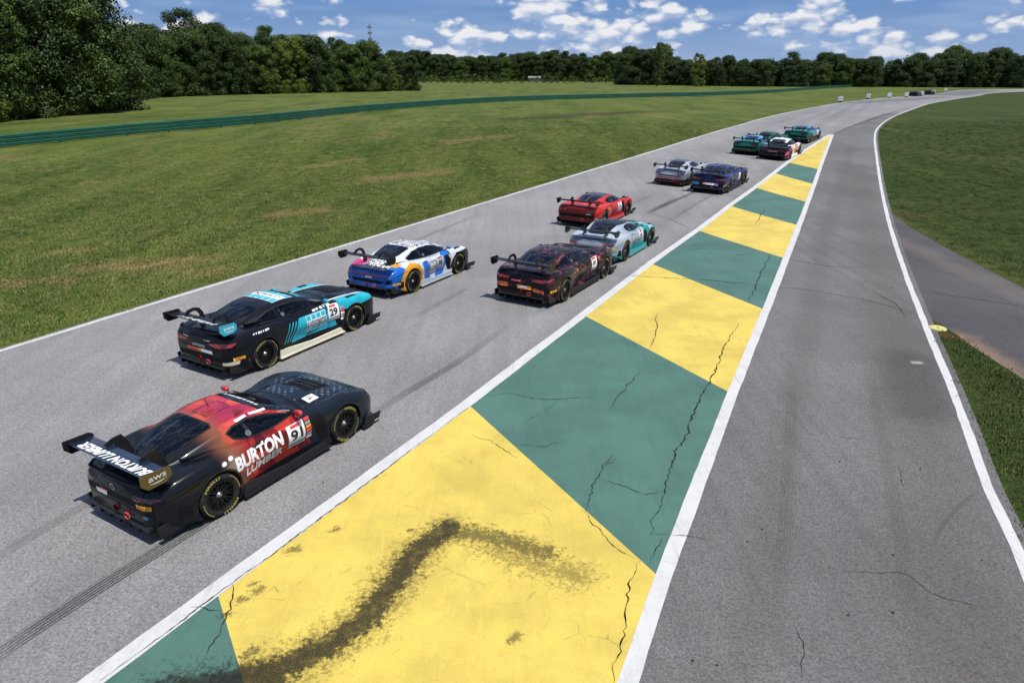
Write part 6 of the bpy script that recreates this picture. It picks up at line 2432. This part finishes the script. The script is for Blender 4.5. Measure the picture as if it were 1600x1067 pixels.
# 4 - plum and orange
car('coupe', (884, 471.5), rr('coupe'), 30.5, "dark plum race car with orange flame artwork, closely behind the silver and teal car", dict(
    paint=paint("livery_plum_flame", flames((.007, .005, .010), [(.026, .012, .026), (.20, .045, .02), (.55, .24, .16)], 2.6), .25, 1.0), wing=CARBON, endplate=CARBON, mirror=CARBON, skirt=CARBON, rim=RIM, hood=True,
    num="?", numat=(.70, .66), yel=(-2.12, .47, 'right'),
    decals=[("rear_patch", [(.42, .50), (.84, .50), (.80, .62), (.44, .63)], 'back', ORNP, .0065), ("rear_patch", [(-.36, .50), (.10, .50), (.12, .60), (-.36, .60)], 'back', AMBER, .0065), ("rear_patch", [(-.22, .53), (.04, .53), (.04, .585), (-.22, .585)], 'back', WSTICK, .0085),
            ("rear_patch", [(-.40, .46), (-.76, .42), (-.74, .52), (-.42, .56)], 'back', ORNP, .0065), ("rear_badge", [(.00, .70), (.30, .70), (.30, .75), (.00, .75)], 'back', material("pink_sticker", (.40, .08, .12), .4), .0075)]))

# 5 - silver and teal
car('gt', (978, 408), rr('gt'), 30.0, "silver race car with teal lower panels, directly ahead of the plum one", dict(
    paint=paint("livery_silver_teal", liv_silver_teal, .25, 1.0, .25), wing=CARBON, endplate=CARBON, mirror=TEALP, skirt=TEALP, num="?", yel=(-.74, .58, 'back'),
    decals=[("valance_panel", [(-.92, .42), (.92, .42), (.90, .52), (-.90, .52)], 'back', TEALP, .0052)]))
# 6 - red
car('mid', (981, 337), fr('mid'), 31.0, "red race car with dark carbon roof, left of the silver and teal car", dict(
    paint=paint("livery_red", liv_red, .22, 1.0), wing=CARBON, endplate=CARBON, mirror=CARBON, skirt=REDP, num="?", numat=(.48, .56), hood=False, lampback=material("smoked_lamp", (.06, .006, .008), .1),
    decals=[("rear_window_bar", [(-.64, -.012), (-.64, .012), (-1.45, .012), (-1.45, -.012)], 'top', REDP, .008), ("side_patch", [(-1.0, .62), (-.80, .62), (-.78, .72), (-.95, .74)], 'right', AMBER, .006), ("side_patch", [(-.70, .42), (-.40, .42), (-.40, .50), (-.66, .50)], 'right', WSTICK, .006), ("rear_badge", [(-.70, .60), (-.46, .60), (-.46, .66), (-.70, .66)], 'back', GRSTICK, .0075)]))
# 7 - silver with red diffuser
car('gt', (1021.5, 287), (-2.05, .98), 33.0, "plain silver race car with red rear fins, left of the dark blue one", dict(
    paint=paint("livery_silver", liv_silver, .25, 1.0, .3), wing=material("dark_red_wing", (.10, .02, .025), .35), endplate=CARBON, mirror=CARBON, fin=REDP, num="?",
    decals=[("valance_panel", [(-.70, .44), (.70, .44), (.72, .50), (-.72, .50)], 'back', REDP, .0065)]))
# 8 - dark blue
car('coupe', (1139, 301.5), rr('coupe'), 33.0, "dark blue and purple race car with yellow patches, right of the plain silver one", dict(
    paint=paint("livery_dark_blue", flames((.010, .014, .045), [(.020, .030, .11), (.05, .07, .22), (.40, .28, .40)], 1.8, .5), .25, 1.0), wing=CARBON, endplate=CARBON, mirror=CARBON, num="?", yel=(-2.12, .47, 'right'),
    decals=[("rear_patch", [(.40, .46), (.86, .46), (.84, .60), (.44, .60)], 'back', BLUEST, .0065), ("rear_patch", [(-.40, .50), (.10, .50), (.12, .60), (-.40, .60)], 'back', WSTICK, .0065), ("rear_patch", [(.12, .50), (.22, .50), (.22, .60), (.13, .60)], 'back', AMBER, .0065), ("rear_patch", [(-.42, .48), (-.62, .46), (-.62, .58), (-.42, .60)], 'back', material("lilac_sticker", (.40, .36, .62), .4), .0065), ("side_patch", [(.1, .40), (.8, .40), (.7, .70), (.2, .62)], 'right', material("rose_panel", (.42, .22, .26), .4), .006)]))
# 9 - green with blue roof
car('mid', (1143, 240.5), (-2.1, .98), 35.0, "green race car with light blue roof, left of the white and black one", dict(
    paint=paint("livery_green_lightblue", liv_green_blue(True), .25, 1.0), wing=CARBON, endplate=CARBON, num="?", decals=[("tail_panel", [(-.36, .66), (.36, .66), (.40, .80), (-.40, .80)], 'back', material("bright_green_panel", (.01, .24, .14), .3, coat=.7), .006)]))
# 10 - white and black with pink
car('fastback', (1234, 250), rr('fastback'), 35.0, "black-tailed race car with white roof and pink and orange patches, at the island edge", dict(
    paint=paint("livery_white_pink", liv_white_pink, .25, 1.0), wing=CARBON, endplate=CARBON, rim=RIM, num="?", skirt=WSTICK,
    decals=[("rear_plate", [(-.35, .56), (.30, .56), (.30, .62), (-.35, .62)], 'back', material("pale_pink_sticker", (.42, .24, .28), .4), .0075), ("bumper_patch", [(-2.15, .36), (-1.75, .36), (-1.72, .62), (-2.05, .60)], 'right', material("pink_panel", (.62, .05, .26), .35), .006)]))
# 11 - green and yellow
car('gt', (1200, 206), (-.55, 0), 35.5, "dark green race car with yellow left flank, in the middle of the farthest group", dict(
    paint=paint("livery_green_yellow", liv_green_yellow, .25, 1.0), wing=CARBON, endplate=CARBON, num="?"), z=1.238)
# 12 - green and blue, leading
car('mid', (1266, 224), rr('mid'), 36.0, "green and teal race car leading the pack, just before the island tip", dict(
    paint=paint("livery_green_teal", liv_green_blue(False), .25, 1.0), wing=CARBON, endplate=CARBON, num="?", decals=[("tail_panel", [(-.36, .66), (.36, .66), (.40, .80), (-.40, .80)], 'back', material("bright_green_panel"), .006)]))
# two more far round the bend
DK = paint("livery_dark_grey", lambda nb, b: nb.mix(nb.noise(nb.pos(), 1.5, 2).ss(.4, .6), (.012, .016, .022), (.03, .04, .055)), .3, .8)
car('mid', (1427, 150.8), (-1.3, 0), 42.0, "tiny dark race car far round the bend, nearer of two between the white markers", dict(paint=DK))
car('gt', (1449, 148.4), (-1.3, 0), 42.0, "tiny dark race car far round the bend, farther of two between the white markers", dict(paint=DK))
